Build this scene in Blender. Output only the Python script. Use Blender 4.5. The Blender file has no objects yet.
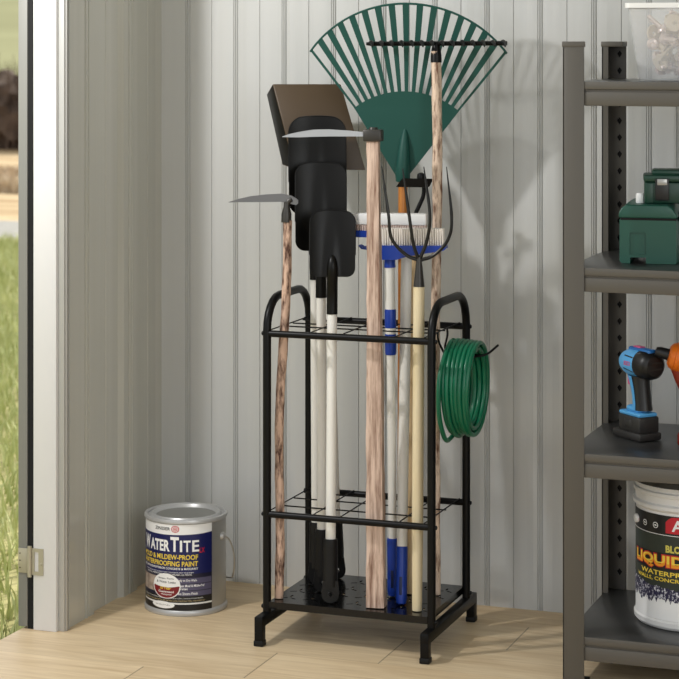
import bpy, bmesh, math, random
from mathutils import Vector, Matrix
random.seed(7)
S = bpy.context.scene
COL = S.collection
R = math.radians
V = Vector

# ---------------------------------------------------------------- camera, sky, sun, exposure
cam_d = bpy.data.cameras.new('camera'); cam = bpy.data.objects.new('camera', cam_d); COL.objects.link(cam)
cam.location = (1.912, -4.135, 1.15); cam.rotation_euler = (R(90), 0, R(20))
cam_d.sensor_width = 36; cam_d.lens = 2103 / 679 * 36; cam_d.shift_y = -(339.5 - 42) / 679
cam_d.clip_end = 800
cam_d.dof.use_dof = True; cam_d.dof.focus_distance = 4.0; cam_d.dof.aperture_fstop = 10
S.camera = cam
W = bpy.data.worlds.new('sky'); S.world = W; W.use_nodes = True
bg = W.node_tree.nodes['Background']; bg.inputs[0].default_value = (0.93, 0.96, 1.0, 1); bg.inputs[1].default_value = 0.85
sun_d = bpy.data.lights.new('sun', 'SUN'); sun = bpy.data.objects.new('sun', sun_d); COL.objects.link(sun)
sun_d.energy = 5.5; sun_d.angle = R(1.5); sun_d.color = (1.0, 0.95, 0.86)
sun.rotation_euler = V((-0.3, -1.0, -0.8)).to_track_quat('-Z', 'Y').to_euler()      # stands behind the shed, lights the lawn
lamp_d = bpy.data.lights.new('doorway_lamp', 'POINT'); lamp = bpy.data.objects.new('doorway_lamp', lamp_d); COL.objects.link(lamp)
lamp.location = (-0.12, -1.06, 1.54); lamp_d.energy = 37; lamp_d.shadow_soft_size = 0.036; lamp_d.color = (1.0, 0.985, 0.97)
def area(name, loc, target, sx, sy, power, col=(1, 1, 1)):
    d = bpy.data.lights.new(name, 'AREA'); o = bpy.data.objects.new(name, d); COL.objects.link(o)
    d.shape = 'RECTANGLE'; d.size = sx; d.size_y = sy; d.energy = power; d.color = col
    o.location = loc; o.rotation_euler = (V(target) - V(loc)).to_track_quat('-Z', 'Y').to_euler()
    return o
area('added_side_fill', (3.0, -2.9, 1.35), (0.1, -0.2, 0.75), 1.4, 1.5, 30, (0.95, 0.98, 1.0))  # added area light that brightens the left wall; no window stands there
vs = S.view_settings
S.display_settings.display_device = 'sRGB'
vs.view_transform = 'Standard'; vs.look = 'None'; vs.gamma = 1; vs.use_curve_mapping = False; vs.exposure = 0.11

# ---------------------------------------------------------------- materials
def lin(h):
    h = h.lstrip('#'); c = [int(h[i:i + 2], 16) / 255 for i in (0, 2, 4)]
    return tuple((x / 12.92 if x <= 0.04045 else ((x + 0.055) / 1.055) ** 2.4) for x in c) + (1,)
def mat(name, col, rough=0.5, metal=0.0, spec=0.5, noise=None, bump=0, coat=0):
    """principled; noise=(hex2, scale xyz, contrast lo, hi)"""
    m = bpy.data.materials.new(name); m.use_nodes = True
    nt = m.node_tree; b = nt.nodes['Principled BSDF']
    b.inputs['Base Color'].default_value = lin(col); b.inputs['Roughness'].default_value = rough
    b.inputs['Metallic'].default_value = metal; b.inputs['Specular IOR Level'].default_value = spec
    b.inputs['Coat Weight'].default_value = coat
    if noise:
        h2, sc, lo, hi = noise
        tc = nt.nodes.new('ShaderNodeTexCoord'); mp = nt.nodes.new('ShaderNodeMapping'); mp.inputs['Scale'].default_value = sc
        nz = nt.nodes.new('ShaderNodeTexNoise'); nz.inputs['Scale'].default_value = 1; nz.inputs['Detail'].default_value = 6
        nz.inputs['Roughness'].default_value = 0.62
        rp = nt.nodes.new('ShaderNodeValToRGB'); rp.color_ramp.elements[0].position = lo; rp.color_ramp.elements[1].position = hi
        rp.color_ramp.elements[0].color = lin(h2); rp.color_ramp.elements[1].color = lin(col)
        l = nt.links.new
        l(tc.outputs['Object'], mp.inputs[0]); l(mp.outputs[0], nz.inputs['Vector']); l(nz.outputs[0], rp.inputs[0]); l(rp.outputs[0], b.inputs['Base Color'])
        if bump:
            bp = nt.nodes.new('ShaderNodeBump'); bp.inputs['Strength'].default_value = bump; bp.inputs['Distance'].default_value = 0.002
            l(nz.outputs[0], bp.inputs['Height']); l(bp.outputs[0], b.inputs['Normal'])
    return m
M = {}
M['wall'] = mat('wall_sheet_metal', '#c9cac8', 0.17, 0.0, 0.6, noise=('#c1c2bf', (14, 14, 0.25), 0.3, 0.7))
M['wall_l'] = mat('side_wall_sheet_metal', '#c4c3bb', 0.16, 0.0, 0.65, noise=('#b9b8ae', (14, 14, 0.25), 0.3, 0.7))
M['jamb'] = mat('white_jamb_paint', '#dedede', 0.4)
M['trimg'] = mat('galvanised_trim', '#b7b7b3', 0.35, 0.2)
M['doorg'] = mat('grey_door_paint', '#84847f', 0.45)
M['gasket_and_hole_shade'] = mat('black_rubber_and_hole_shade', '#030303', 0.8)
M['hinge'] = mat('brushed_hinge_metal', '#b3ad98', 0.4, 0.35)
M['black'] = mat('black_powder_coat', '#070707', 0.38, 0.0, 0.22)
M['tray'] = mat('glossy_black_tray', '#0a0a0a', 0.16, 0.0, 0.4)
M['blackm'] = mat('matte_black_plastic', '#121212', 0.5, 0.0, 0.3, noise=('#0b0b0b', (300, 300, 300), 0.3, 0.7))
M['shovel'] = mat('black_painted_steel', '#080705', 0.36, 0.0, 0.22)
M['scoop'] = mat('black_steel_painted_sheen', '#4c3e2e', 0.4, 0.0, 0.3)  # black steel; the warm reflection on its front is put into the colour
M['socket'] = mat('dark_grey_steel', '#44423f', 0.4, 0.7)
M['steel'] = mat('bright_blade_steel', '#b9bbbd', 0.3, 0.75)
M['steeld'] = mat('grey_blade_steel', '#77787a', 0.35, 0.7)
M['tine'] = mat('fork_steel', '#2b2b2a', 0.35, 0.6)
M['pole'] = mat('white_enamel_pole', '#e9e7e0', 0.3)
M['cream'] = mat('cream_wood', '#e3d5b3', 0.5, noise=('#d6c49c', (150, 150, 6), 0.3, 0.7))
M['tan'] = mat('pale_tan_wood', '#d0b68c', 0.5, noise=('#bd9f74', (150, 150, 6), 0.3, 0.7))
M['orange'] = mat('varnished_orange_wood', '#c07c34', 0.4, noise=('#a8631f', (170, 170, 7), 0.3, 0.7))
M['bark'] = mat('rough_brown_branch', '#cfae98', 0.75, noise=('#4a2c1e', (95, 95, 26), 0.38, 0.56), bump=0.8)
M['barkl'] = mat('rough_pale_branch', '#dcc4ae', 0.75, noise=('#6b4834', (110, 110, 26), 0.36, 0.54), bump=0.8)
M['weather'] = mat('weathered_square_wood', '#d6bcaa', 0.7, noise=('#7b5a48', (120, 120, 8), 0.34, 0.60), bump=0.5)
M['green'] = mat('rake_green_plastic', '#1a4a42', 0.5, 0, 0.3)
M['hose'] = mat('green_rubber_hose', '#066646', 0.33, 0, 0.5)
M['blue'] = mat('blue_plastic', '#123a9c', 0.38)
M['bristle'] = mat('off_white_bristle', '#e6dfd6', 0.7)
M['bristlep'] = mat('pinkish_bristle', '#d8c2b6', 0.7)
M['foam'] = mat('white_foam', '#eeeeec', 0.6)
M['rackgrey'] = mat('grey_shelf_paint', '#55514a', 0.42, 0.0, 0.5)
M['shelfd'] = mat('dark_grey_shelf_deck', '#363635', 0.28, 0.0, 0.6)
M['tin'] = mat('satin_grey_tin', '#a9a8a4', 0.33, 0.55)
M['tinrim'] = mat('light_grey_tin', '#b9b9b8', 0.35, 0.35)
M['tinin'] = mat('grey_lid', '#8d8d89', 0.4, 0.4)
M['wire'] = mat('bail_wire', '#b5b2aa', 0.3, 0.8)
M['tbgreen'] = mat('toolbox_green', '#1f5546', 0.38)
M['tbdark'] = mat('toolbox_dark_green', '#123c2c', 0.4)
M['white'] = mat('white_plastic', '#f0f0ee', 0.4)
M['drblue'] = mat('tool_blue', '#57a8e0', 0.4)
M['drdblue'] = mat('tool_deep_blue', '#1f6bb0', 0.4)
M['drblack'] = mat('tool_black', '#161514', 0.42)
M['drgrey'] = mat('tool_dark_grey', '#2b2927', 0.45)
M['pink'] = mat('tool_magenta', '#d05a86', 0.45)
M['dorange'] = mat('drill_orange', '#f0781c', 0.38)
M['dred'] = mat('drill_red_brown', '#8c2a17', 0.42)
M['yellow'] = mat('print_yellow', '#f2d44a', 0.5)
M['pwhite'] = mat('print_white', '#f4f4f2', 0.5)
M['pnavy'] = mat('print_navy', '#0a1452', 0.4)
M['pdnavy'] = mat('print_dark_navy', '#14142e', 0.4)
M['pblack'] = mat('print_black', '#0f0e10', 0.4)
M['pred'] = mat('print_red', '#c4182a', 0.45)
M['pdred'] = mat('print_dark_red', '#7a0f18', 0.45)
M['pgrey'] = mat('print_grey_violet', '#54506a', 0.45)
M['pphoto'] = mat('print_wall_photo', '#b7a798', 0.5, noise=('#8d7c70', (60, 60, 60), 0.4, 0.6))
M['pgold'] = mat('print_gold', '#cdb987', 0.5)
M['porange'] = mat('print_orange', '#f29a1e', 0.45)
M['ptan'] = mat('print_olive_yellow', '#d2c65a', 0.5)
M['pdgreen'] = mat('print_dark_green', '#2a322a', 0.45)
M['pmemb'] = mat('print_crackle', '#d9d9e0', 0.5, noise=('#1c1a40', (260, 260, 160), 0.52, 0.6))
M['pail'] = mat('white_pail_plastic', '#e6e5e2', 0.4)
M['screw'] = mat('pinkish_plated_metal', '#e6d4cc', 0.25, 0.4)
M['screw2'] = mat('cream_washer', '#dccdb8', 0.35, 0.3)

def clear_plastic():
    m = bpy.data.materials.new('frosted_clear_plastic'); m.use_nodes = True; nt = m.node_tree; b = nt.nodes['Principled BSDF']
    b.inputs['Base Color'].default_value = (0.93, 0.94, 0.95, 1); b.inputs['Roughness'].default_value = 0.25
    tr = nt.nodes.new('ShaderNodeBsdfTransparent'); tr.inputs[0].default_value = (0.97, 0.97, 0.97, 1)
    mx = nt.nodes.new('ShaderNodeMixShader'); mx.inputs[0].default_value = 0.22
    nt.links.new(tr.outputs[0], mx.inputs[1]); nt.links.new(b.outputs[0], mx.inputs[2]); nt.links.new(mx.outputs[0], nt.nodes['Material Output'].inputs[0])
    return m
M['clear'] = clear_plastic()

def floor_mat():
    m = bpy.data.materials.new('pale_oak_planks'); m.use_nodes = True; nt = m.node_tree; b = nt.nodes['Principled BSDF']; l = nt.links.new
    b.inputs['Roughness'].default_value = 0.42; b.inputs['Specular IOR Level'].default_value = 0.35
    tc = nt.nodes.new('ShaderNodeTexCoord'); sp = nt.nodes.new('ShaderNodeSeparateXYZ'); l(tc.outputs['Object'], sp.inputs[0])
    def mth(op, a, bb=None, cc=None):
        n = nt.nodes.new('ShaderNodeMath'); n.operation = op
        for i, v in enumerate((a, bb, cc)):
            if v is None: continue
            if isinstance(v, (int, float)): n.inputs[i].default_value = v
            else: l(v, n.inputs[i])
        return n.outputs[0]
    yy = mth('DIVIDE', mth('ADD', sp.outputs[1], 0.125), 0.165)
    row = mth('FLOOR', yy); fy = mth('FRACT', yy)
    xx = mth('DIVIDE', mth('SUBTRACT', sp.outputs[0], mth('MULTIPLY_ADD', row, 0.2, 1.047)), 1.2)
    fx = mth('FRACT', xx); pl = mth('FLOOR', xx)
    ends = mth('LESS_THAN', fx, 0.0024)
    longs = mth('LESS_THAN', fy, 0.010)
    seam = mth('ADD', mth('MULTIPLY', ends, 0.55), mth('MULTIPLY', longs, 0.10))
    seam = mth('MINIMUM', seam, 0.6)
    wn = nt.nodes.new('ShaderNodeTexWhiteNoise'); wn.noise_dimensions = '2D'
    cb = nt.nodes.new('ShaderNodeCombineXYZ'); l(row, cb.inputs[0]); l(pl, cb.inputs[1]); l(cb.outputs[0], wn.inputs['Vector'])
    # grain
    vo = nt.nodes.new('ShaderNodeVectorMath'); vo.operation = 'MULTIPLY_ADD'; vo.inputs[1].default_value = (1, 1, 1); 
    l(tc.outputs['Object'], vo.inputs[0]); 
    off = nt.nodes.new('ShaderNodeVectorMath'); off.operation = 'SCALE'; off.inputs['Scale'].default_value = 7; l(wn.outputs['Color'], off.inputs[0]); l(off.outputs[0], vo.inputs[2])
    mp = nt.nodes.new('ShaderNodeMapping'); mp.inputs['Scale'].default_value = (5, 60, 1); l(vo.outputs[0], mp.inputs[0])
    nz = nt.nodes.new('ShaderNodeTexNoise'); nz.inputs['Scale'].default_value = 1; nz.inputs['Detail'].default_value = 7; nz.inputs['Distortion'].default_value = 1.2; l(mp.outputs[0], nz.inputs['Vector'])
    mp2 = nt.nodes.new('ShaderNodeMapping'); mp2.inputs['Scale'].default_value = (1.6, 9, 1); l(vo.outputs[0], mp2.inputs[0])
    wv = nt.nodes.new('ShaderNodeTexNoise'); wv.inputs['Scale'].default_value = 1; wv.inputs['Detail'].default_value = 4; wv.inputs['Distortion'].default_value = 2.0; l(mp2.outputs[0], wv.inputs['Vector'])
    mixv = mth('MULTIPLY_ADD', nz.outputs[0], 0.55, mth('MULTIPLY', wv.outputs[0], 0.45))
    rp = nt.nodes.new('ShaderNodeValToRGB'); e = rp.color_ramp.elements
    e[0].position = 0.34; e[0].color = lin('#c6ab84'); e[1].position = 0.62; e[1].color = lin('#e2cca8')
    l(mixv, rp.inputs[0])
    hs = nt.nodes.new('ShaderNodeHueSaturation'); l(rp.outputs[0], hs.inputs['Color'])
    l(mth('MULTIPLY_ADD', wn.outputs['Value'], 0.14, 0.93), hs.inputs['Value'])
    mx = nt.nodes.new('ShaderNodeMix'); mx.data_type = 'RGBA'; l(seam, mx.inputs['Factor']); l(hs.outputs[0], mx.inputs[6]); mx.inputs[7].default_value = lin('#4a3826')
    l(mx.outputs[2], b.inputs['Base Color'])
    return m
M['floor'] = floor_mat()

# ---------------------------------------------------------------- mesh helpers
class MB:
    def __init__(s): s.v = []; s.f = []; s.m = []
    def add(s, verts, faces, mi=0):
        o = len(s.v); s.v += [tuple(p) for p in verts]; s.f += [tuple(i + o for i in f) for f in faces]; s.m += [mi] * len(faces); return s
    def box(s, lo, hi, bev=0, mi=0, mtx=None, seg=2):
        bm = bmesh.new(); bmesh.ops.create_cube(bm, size=1)
        c = (V(lo) + V(hi)) / 2; d = V(hi) - V(lo)
        for q in bm.verts: q.co = V((q.co.x * d.x, q.co.y * d.y, q.co.z * d.z)) + c
        if bev: bmesh.ops.bevel(bm, geom=list(bm.edges), offset=bev, segments=seg, profile=0.5, affect='EDGES')
        if mtx: bm.transform(mtx)
        return s.addbm(bm, mi)
    def addbm(s, bm, mi=0):
        bm.verts.index_update(); k = len(s.m); s.add([q.co.copy() for q in bm.verts], [[q.index for q in f.verts] for f in bm.faces], mi or 0)
        if mi is None: s.m[k:] = [f.material_index for f in bm.faces]
        bm.free(); return s
    def tube(s, pts, r, n=12, mi=0, cap=True, closed=False, sq=None):
        pts = [V(p) for p in pts]; k = len(pts); rr = r if isinstance(r, (list, tuple)) else [r] * k
        T = []
        for i in range(k):
            a = pts[(i - 1) % k] if (closed or i > 0) else pts[i]; b = pts[(i + 1) % k] if (closed or i < k - 1) else pts[i]
            T.append((b - a).normalized())
        up = V((0, 0, 1)) if abs(T[0].z) < 0.9 else V((0, 1, 0)); N = (up - up.dot(T[0]) * T[0]).normalized()
        vs_ = []; 
        for i in range(k):
            if i: N = (N - N.dot(T[i]) * T[i]).normalized()
            B = T[i].cross(N)
            for j in range(n):
                a = 2 * math.pi * j / n; vs_.append(pts[i] + rr[i] * (math.cos(a) * N + math.sin(a) * B))
        fs = []
        for i in range(k if closed else k - 1):
            for j in range(n):
                a, b = i * n + j, i * n + (j + 1) % n; c, d = ((i + 1) % k) * n + (j + 1) % n, ((i + 1) % k) * n + j
                fs.append((a, b, c, d))
        if cap and not closed: fs.append(tuple(range(n))[::-1]); fs.append(tuple((k - 1) * n + j for j in range(n)))
        return s.add(vs_, fs, mi)
    def lathe(s, prof, base=(0, 0, 0), axis=(0, 0, 1), n=48, mi=0, mis=None, cap=True):
        """prof: list of (radius, height)"""
        a = V(axis).normalized(); up = V((1, 0, 0)) if abs(a.x) < 0.9 else V((0, 1, 0)); e1 = (up - up.dot(a) * a).normalized(); e2 = a.cross(e1); b0 = V(base)
        vs_ = []; k = len(prof)
        for r, h in prof:
            for j in range(n):
                t = 2 * math.pi * j / n; vs_.append(b0 + a * h + r * (math.cos(t) * e1 + math.sin(t) * e2))
        for i in range(k - 1):
            fs = [(i * n + j, i * n + (j + 1) % n, (i + 1) * n + (j + 1) % n, (i + 1) * n + j) for j in range(n)]
            if i == 0: o = len(s.v); s.v += [tuple(p) for p in vs_]
            s.f += [tuple(q + o for q in f) for f in fs]; s.m += [(mis[i] if mis else mi)] * n
        if cap:
            s.f.append(tuple(o + j for j in range(n))[::-1]); s.f.append(tuple(o + (k - 1) * n + j for j in range(n))); s.m += [mis[0] if mis else mi, mis[-1] if mis else mi]
        return s
    def prism(s, poly, fr, d0, d1, mi=0):
        """poly: (u,v) list, fr: L(u,v,d) -> world"""
        n = len(poly); a = [fr(u, v, d0) for u, v in poly]; b = [fr(u, v, d1) for u, v in poly]
        return s.add(a + b, [tuple(range(n)), tuple(range(n, 2 * n))[::-1]] + [(i, i + n, (i + 1) % n + n, (i + 1) % n) for i in range(n)], mi)
    def sheet(s, fn, nu, nv, th, nrm, mi=0):
        """fn(s in -1..1, t in 0..1) -> world; thickness th along -nrm"""
        nrm = V(nrm); A = [V(fn(-1 + 2 * i / nu, j / nv)) for j in range(nv + 1) for i in range(nu + 1)]; B = [p - nrm * th for p in A]
        w = nu + 1; k = len(A); fs = []
        for j in range(nv):
            for i in range(nu):
                q = (j * w + i, j * w + i + 1, (j + 1) * w + i + 1, (j + 1) * w + i); fs.append(q); fs.append(tuple(x + k for x in q[::-1]))
        ring = [i for i in range(w)] + [j * w + nu for j in range(1, nv + 1)] + [nv * w + i for i in range(nu - 1, -1, -1)] + [j * w for j in range(nv - 1, 0, -1)]
        for a, b in zip(ring, ring[1:] + ring[:1]): fs.append((a, a + k, b + k, b))
        return s.add(A + B, fs, mi)
    def flat(s, outer, holes, fr, d0, d1, mi=0):
        """polygon with holes, extruded between d0 and d1"""
        cu = bpy.data.curves.new('tmp', 'CURVE'); cu.dimensions = '2D'; cu.fill_mode = 'BOTH'; cu.extrude = 0.5
        for lp in [outer] + list(holes):
            sp = cu.splines.new('POLY'); sp.points.add(len(lp) - 1); sp.use_cyclic_u = True
            for p, (u, v) in zip(sp.points, lp): p.co = (u, v, 0, 1)
        ob = bpy.data.objects.new('tmp', cu); me = ob.to_mesh()
        s.add([fr(q.co.x, q.co.y, d0 + (q.co.z + 0.5) * (d1 - d0)) for q in me.vertices], [tuple(p.vertices) for p in me.polygons], mi)
        ob.to_mesh_clear(); bpy.data.objects.remove(ob); bpy.data.curves.remove(cu); return s
    def text(s, body, fr, u0, u1, v0, v1, d, mi=0, bold=0.0, ext=0.0):
        """lettering fitted in the rectangle u0..u1, v0..v1"""
        cu = bpy.data.curves.new('tmp', 'FONT'); cu.body = body; cu.fill_mode = 'FRONT' if ext == 0 else 'BOTH'; cu.offset = bold; cu.resolution_u = 3
        cu.extrude = 0.5 if ext else 0
        ob = bpy.data.objects.new('tmp', cu); COL.objects.link(ob); bpy.context.view_layer.update()
        me = ob.to_mesh(); xs = [q.co.x for q in me.vertices]; ys = [q.co.y for q in me.vertices]
        ax, bx, ay, by = min(xs), max(xs), min(ys), max(ys)
        bm = bmesh.new(); bm.from_mesh(me); bmesh.ops.triangulate(bm, faces=bm.faces)
        for q in bm.verts: q.co = V((u0 + (q.co.x - ax) / (bx - ax) * (u1 - u0), v0 + (q.co.y - ay) / (by - ay) * (v1 - v0), 0))
        for _ in range(2):
            ed = [e for e in bm.edges if abs(e.verts[0].co.x - e.verts[1].co.x) > 0.004]
            if ed: bmesh.ops.subdivide_edges(bm, edges=ed, cuts=1); bmesh.ops.triangulate(bm, faces=bm.faces)
        bm.verts.index_update(); s.add([fr(q.co.x, q.co.y, d) for q in bm.verts], [[q.index for q in f.verts] for f in bm.faces], mi); bm.free()
        ob.to_mesh_clear(); bpy.data.objects.remove(ob); bpy.data.curves.remove(cu); return s
    def build(s, name, mats, parent=None, smooth=35, weld=True):
        me = bpy.data.meshes.new(name); o0 = V((0, 0, 0)) if parent is None else world_loc(parent)
        me.from_pydata([V(p) - o0 for p in s.v], [], s.f)
        for m in (mats if isinstance(mats, (list, tuple)) else [mats]): me.materials.append(m)
        me.polygons.foreach_set('material_index', s.m)
        if weld:
            bm = bmesh.new(); bm.from_mesh(me); bmesh.ops.recalc_face_normals(bm, faces=bm.faces); bm.to_mesh(me); bm.free()
        if smooth:
            me.polygons.foreach_set('use_smooth', [True] * len(me.polygons)); me.set_sharp_from_angle(angle=R(smooth))
        me.update()
        o = bpy.data.objects.new(name, me); COL.objects.link(o)
        if parent is not None: o.parent = parent
        return o
def world_loc(o):
    p = V(o.location)
    while o.parent: o = o.parent; p += V(o.location)
    return p
def thing(name, label, cat, loc=(0, 0, 0), group=None):
    o = bpy.data.objects.new(name, None); o.empty_display_size = 0.05; COL.objects.link(o); o.location = loc
    return tag(o, label, cat, group)
def tag(o, label, cat, group=None, kind=None):
    o['label'] = label; o['category'] = cat
    if group: o['group'] = group
    if kind: o['kind'] = kind
    return o
def struct(o): o['kind'] = 'structure'; return o
def frame(B, T, ang=20):
    """axes of a long tool: u across, v along from B to T, d towards the front"""
    B = V(B); w = (V(T) - B).normalized(); r0 = V((math.cos(R(ang)), math.sin(R(ang)), 0)); r = (r0 - r0.dot(w) * w).normalized(); n = r.cross(w)
    return (lambda u, v, d=0: B + r * u + w * v + n * d), r, w, n
def plane(origin, ang, tilt=0):
    """upright frame: u to the right, v up, d to the front"""
    O = V(origin); r = V((math.cos(R(ang)), math.sin(R(ang)), 0)); n = V((math.sin(R(ang)), -math.cos(R(ang)), 0))
    return lambda u, v, d=0: O + r * u + V((0, 0, v)) + n * d
def smoothpath(pts, k=8):
    """Catmull-Rom"""
    P = [V(p) for p in pts]; P = [2 * P[0] - P[1]] + P + [2 * P[-1] - P[-2]]; out = []
    for i in range(1, len(P) - 2):
        for j in range(k):
            t = j / k; a, b, c, d = P[i - 1], P[i], P[i + 1], P[i + 2]
            out.append(0.5 * ((2 * b) + (c - a) * t + (2 * a - 5 * b + 4 * c - d) * t * t + (3 * b - a - 3 * c + d) * t ** 3))
    out.append(P[-2]); return out
def arc(cx, cy, r, a0, a1, n): return [(cx + r * math.cos(R(a0 + (a1 - a0) * i / n)), cy + r * math.sin(R(a0 + (a1 - a0) * i / n))) for i in range(n + 1)]

# ---------------------------------------------------------------- shed shell
fl = MB().box((-0.084, -6.5, -0.06), (3.2, 0.06, 0)); struct(fl.build('floor', M['floor']))
def sheet_wall(profile, z0, z1, along, back):
    """profile: list of (position along the wall, depth out of the wall plane)"""
    n = len(profile); pts = []
    for z in (z0, z1):
        for a, d in profile: pts.append((a, -d, z) if along == 'x' else (d, a, z))
    for z in (z0, z1):
        for a in (profile[0][0], profile[-1][0]): pts.append((a, back, z) if along == 'x' else (-back, a, z))
    f = [(i, i + 1, n + i + 1, n + i) for i in range(n - 1)]
    b = 2 * n; f += [(b, b + 1, b + 3, b + 2), (0, n, b + 2, b), (n - 1, 2 * n - 1, b + 3, b + 1)]
    f += [tuple(range(n)) + (b + 1, b), tuple(range(n, 2 * n)) + (b + 3, b + 2)]
    return MB().add(pts, f)
pr = [(-0.05, 0)]
k = 0
while True:
    x = 0.0602 + 0.1112 * k
    if x > 3.1: break
    pr += [(x + q, d) for q, d in ((-0.0060, 0), (-0.0046, -0.0024), (-0.0030, 0.0014), (-0.0012, 0.0014), (0, -0.0024), (0.0012, 0.0014), (0.0030, 0.0014), (0.0046, -0.0024), (0.0060, 0))]
    rw = random.Random(k); c_ = [rw.uniform(0.0002, 0.0012) for _ in range(6)]
    pr += [(x + 0.014, c_[0]), (x + 0.026, c_[1]), (x + 0.040, c_[2]), (x + 0.0547, 0), (x + 0.0556, -0.0022), (x + 0.0565, 0), (x + 0.070, c_[3]), (x + 0.084, c_[4]), (x + 0.097, c_[5])]
    k += 1
pr += [(3.2, 0)]
struct(sheet_wall(pr, 0, 2.5, 'x', 0.05).build('wall_back', M['wall'], smooth=0))
pl_ = [(-0.442, 0.002), (-0.372, 0.002), (-0.3705, -0.002), (-0.366, -0.002), (-0.3645, 0.003), (-0.359, 0.003), (-0.3575, -0.002), (-0.353, -0.002), (-0.3515, 0.002), (-0.330, 0.002),
       (-0.318, -0.007), (-0.262, -0.007), (-0.260, -0.010), (-0.257, -0.007), (-0.205, -0.007), (-0.193, 0.002), (-0.172, 0.002), (-0.1705, -0.002), (-0.166, -0.002), (-0.1645, 0.003), (-0.159, 0.003), (-0.1575, -0.002), (-0.153, -0.002), (-0.1515, 0.002),
       (-0.130, 0.002), (-0.118, -0.007), (-0.062, -0.007), (-0.060, -0.010), (-0.057, -0.007), (-0.02, -0.007), (0.0, -0.002)]
struct(sheet_wall(pl_, 0, 2.5, 'y', 0.052).build('wall_left', M['wall_l'], smooth=0))
struct(MB().box((-0.058, -0.474, 0), (-0.008, -0.442, 2.5), 0.0012).build('trim_1', M['jamb']))
e_ = MB().box((-0.008, -0.466, 0), (0.0055, -0.442, 2.5), 0.0008); e_.box((0.0045, -0.4615, 0), (0.0085, -0.4555, 2.5), 0.001); e_.box((0.0045, -0.449, 0), (0.0075, -0.445, 2.5), 0.001)
struct(e_.build('trim_2', M['trimg']))
struct(MB().box((-0.0722, -0.4695, -0.02), (-0.058, -0.05, 2.5)).build('trim_3', M['gasket_and_hole_shade']))
struct(MB().box((3.15, -6.5, 0), (3.2, 0, 2.5)).build('wall_right', M['wall']))
struct(MB().box((-0.06, -2.3, 2.5), (3.2, 0.06, 2.56)).build('ceiling', M['wall']))
# open door leaf folded back against the outside of the wall
door = thing('door_1', 'grey steel door leaf folded back outside the white jamb', 'door', (-0.08, -0.472, 0.004)); door['kind'] = 'structure'
MB().box((-0.0925, -0.472, 0.004), (-0.0725, 0.44, 2.1), 0.0015).build('door_leaf', M['doorg'], door)
hg = MB(); HZ = 0.134
hg.box((-0.091, -0.4745, HZ - 0.024), (-0.067, -0.4722, HZ + 0.024), 0.0006)
hg.tube([(-0.0640, -0.478, HZ - 0.030), (-0.0640, -0.478, HZ + 0.030)], 0.0042, 14)
frh = plane((-0.058, -0.474, HZ), 0)
hg.flat([(-0.002, -0.026), (0.0225, -0.026), (0.0225, 0.026), (-0.002, 0.026)], [[(0.003, -0.019), (0.0125, -0.019), (0.0125, 0.019), (0.003, 0.019)]], frh, 0.0, 0.0022)
hinge = hg.build('hinge', M['hinge'], door)
sc = MB()
for dz in (-0.014, 0, 0.014): sc.lathe([(0.0014, 0), (0.0012, 0.0006)], (-0.087, -0.4745, HZ + dz), (0, -1, 0), 10)
sc.lathe([(0.0028, 0), (0.002, 0.0012)], (-0.0395, -0.4762, HZ - 0.004), (0, -1, 0), 12, mi=1)
sc.build('screw', [M['gasket_and_hole_shade'], M['hinge']], hinge)

# ---------------------------------------------------------------- land outside
def ground(name, y0, y1, z0, z1, m, x0=-60, x1=14):
    o = MB().add([(x0, y0, z0), (x1, y0, z0), (x1, y1, z1), (x0, y1, z1), (x0, y0, z0 - .3), (x1, y0, z0 - .3), (x1, y1, z0 - .3), (x0, y1, z0 - .3)],
                 [(0, 1, 2, 3), (4, 5, 6, 7), (0, 1, 5, 4), (1, 2, 6, 5), (2, 3, 7, 6), (3, 0, 4, 7)]).build(name, m); return struct(o)
M['lawn'] = mat('lawn_soil', '#b3ac78', 0.9, noise=('#868250', (9, 9, 9), 0.35, 0.65))
M['path'] = mat('gravel_path', '#a5a39c', 0.9, noise=('#8f8d86', (20, 20, 20), 0.3, 0.7))
M['field'] = mat('dry_field', '#cdb892', 0.95, noise=('#9c8058', (0.5, 2.5, 3), 0.38, 0.62))
M['hill'] = mat('pasture_hill', '#8f8f64', 0.95, noise=('#76764a', (0.06, 0.16, 0.2), 0.36, 0.64))
M['hedge'] = mat('bare_hedge', '#6a584a', 0.95, noise=('#43362d', (3, 3, 3), 0.35, 0.65))
M['blade'] = mat('grass_blade', '#cdd09a', 0.7, noise=('#9aa362', (4, 4, 4), 0.35, 0.65))
M['straw'] = mat('dry_grass_blade', '#d9c8ac', 0.8, noise=('#b89e7c', (2, 2, 2), 0.35, 0.65))
ground('lawn', -9, 7.9, -0.12, -0.12, M['lawn'])
ground('path', 7.9, 9.1, -0.12, -0.12, M['path'])
ground('field', 9.1, 24, -0.12, -0.12, M['field'])
ground('hill', 24, 150, -0.12, 11.0, M['hill'], -140, 60)
def blades(n, x_of, y0, y1, h0, h1, w, base=-0.12):
    mb = MB()
    for i in range(n):
        y = random.uniform(y0, y1); x = x_of(y); h = random.uniform(h0, h1); a = random.uniform(0, 6.28); l = random.uniform(0.1, 0.6) * h; b = random.uniform(0, 6.28)
        dx, dy = w * math.cos(a), w * math.sin(a); lx, ly = l * math.cos(b), l * math.sin(b)
        mb.v += [(x - dx, y - dy, base), (x + dx, y + dy, base), (x + dx * .7 + lx * .4, y + dy * .7 + ly * .4, base + h * .6), (x - dx * .7 + lx * .4, y - dy * .7 + ly * .4, base + h * .6), (x + lx, y + ly, base + h)]
        o = len(mb.v) - 5; mb.f += [(o, o + 1, o + 2, o + 3), (o + 3, o + 2, o + 4)]; mb.m += [0, 0]
    return mb
xl = lambda y: 1.912 - 0.5525 * (y + 4.135) + random.gauss(0, 0.45)
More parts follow.
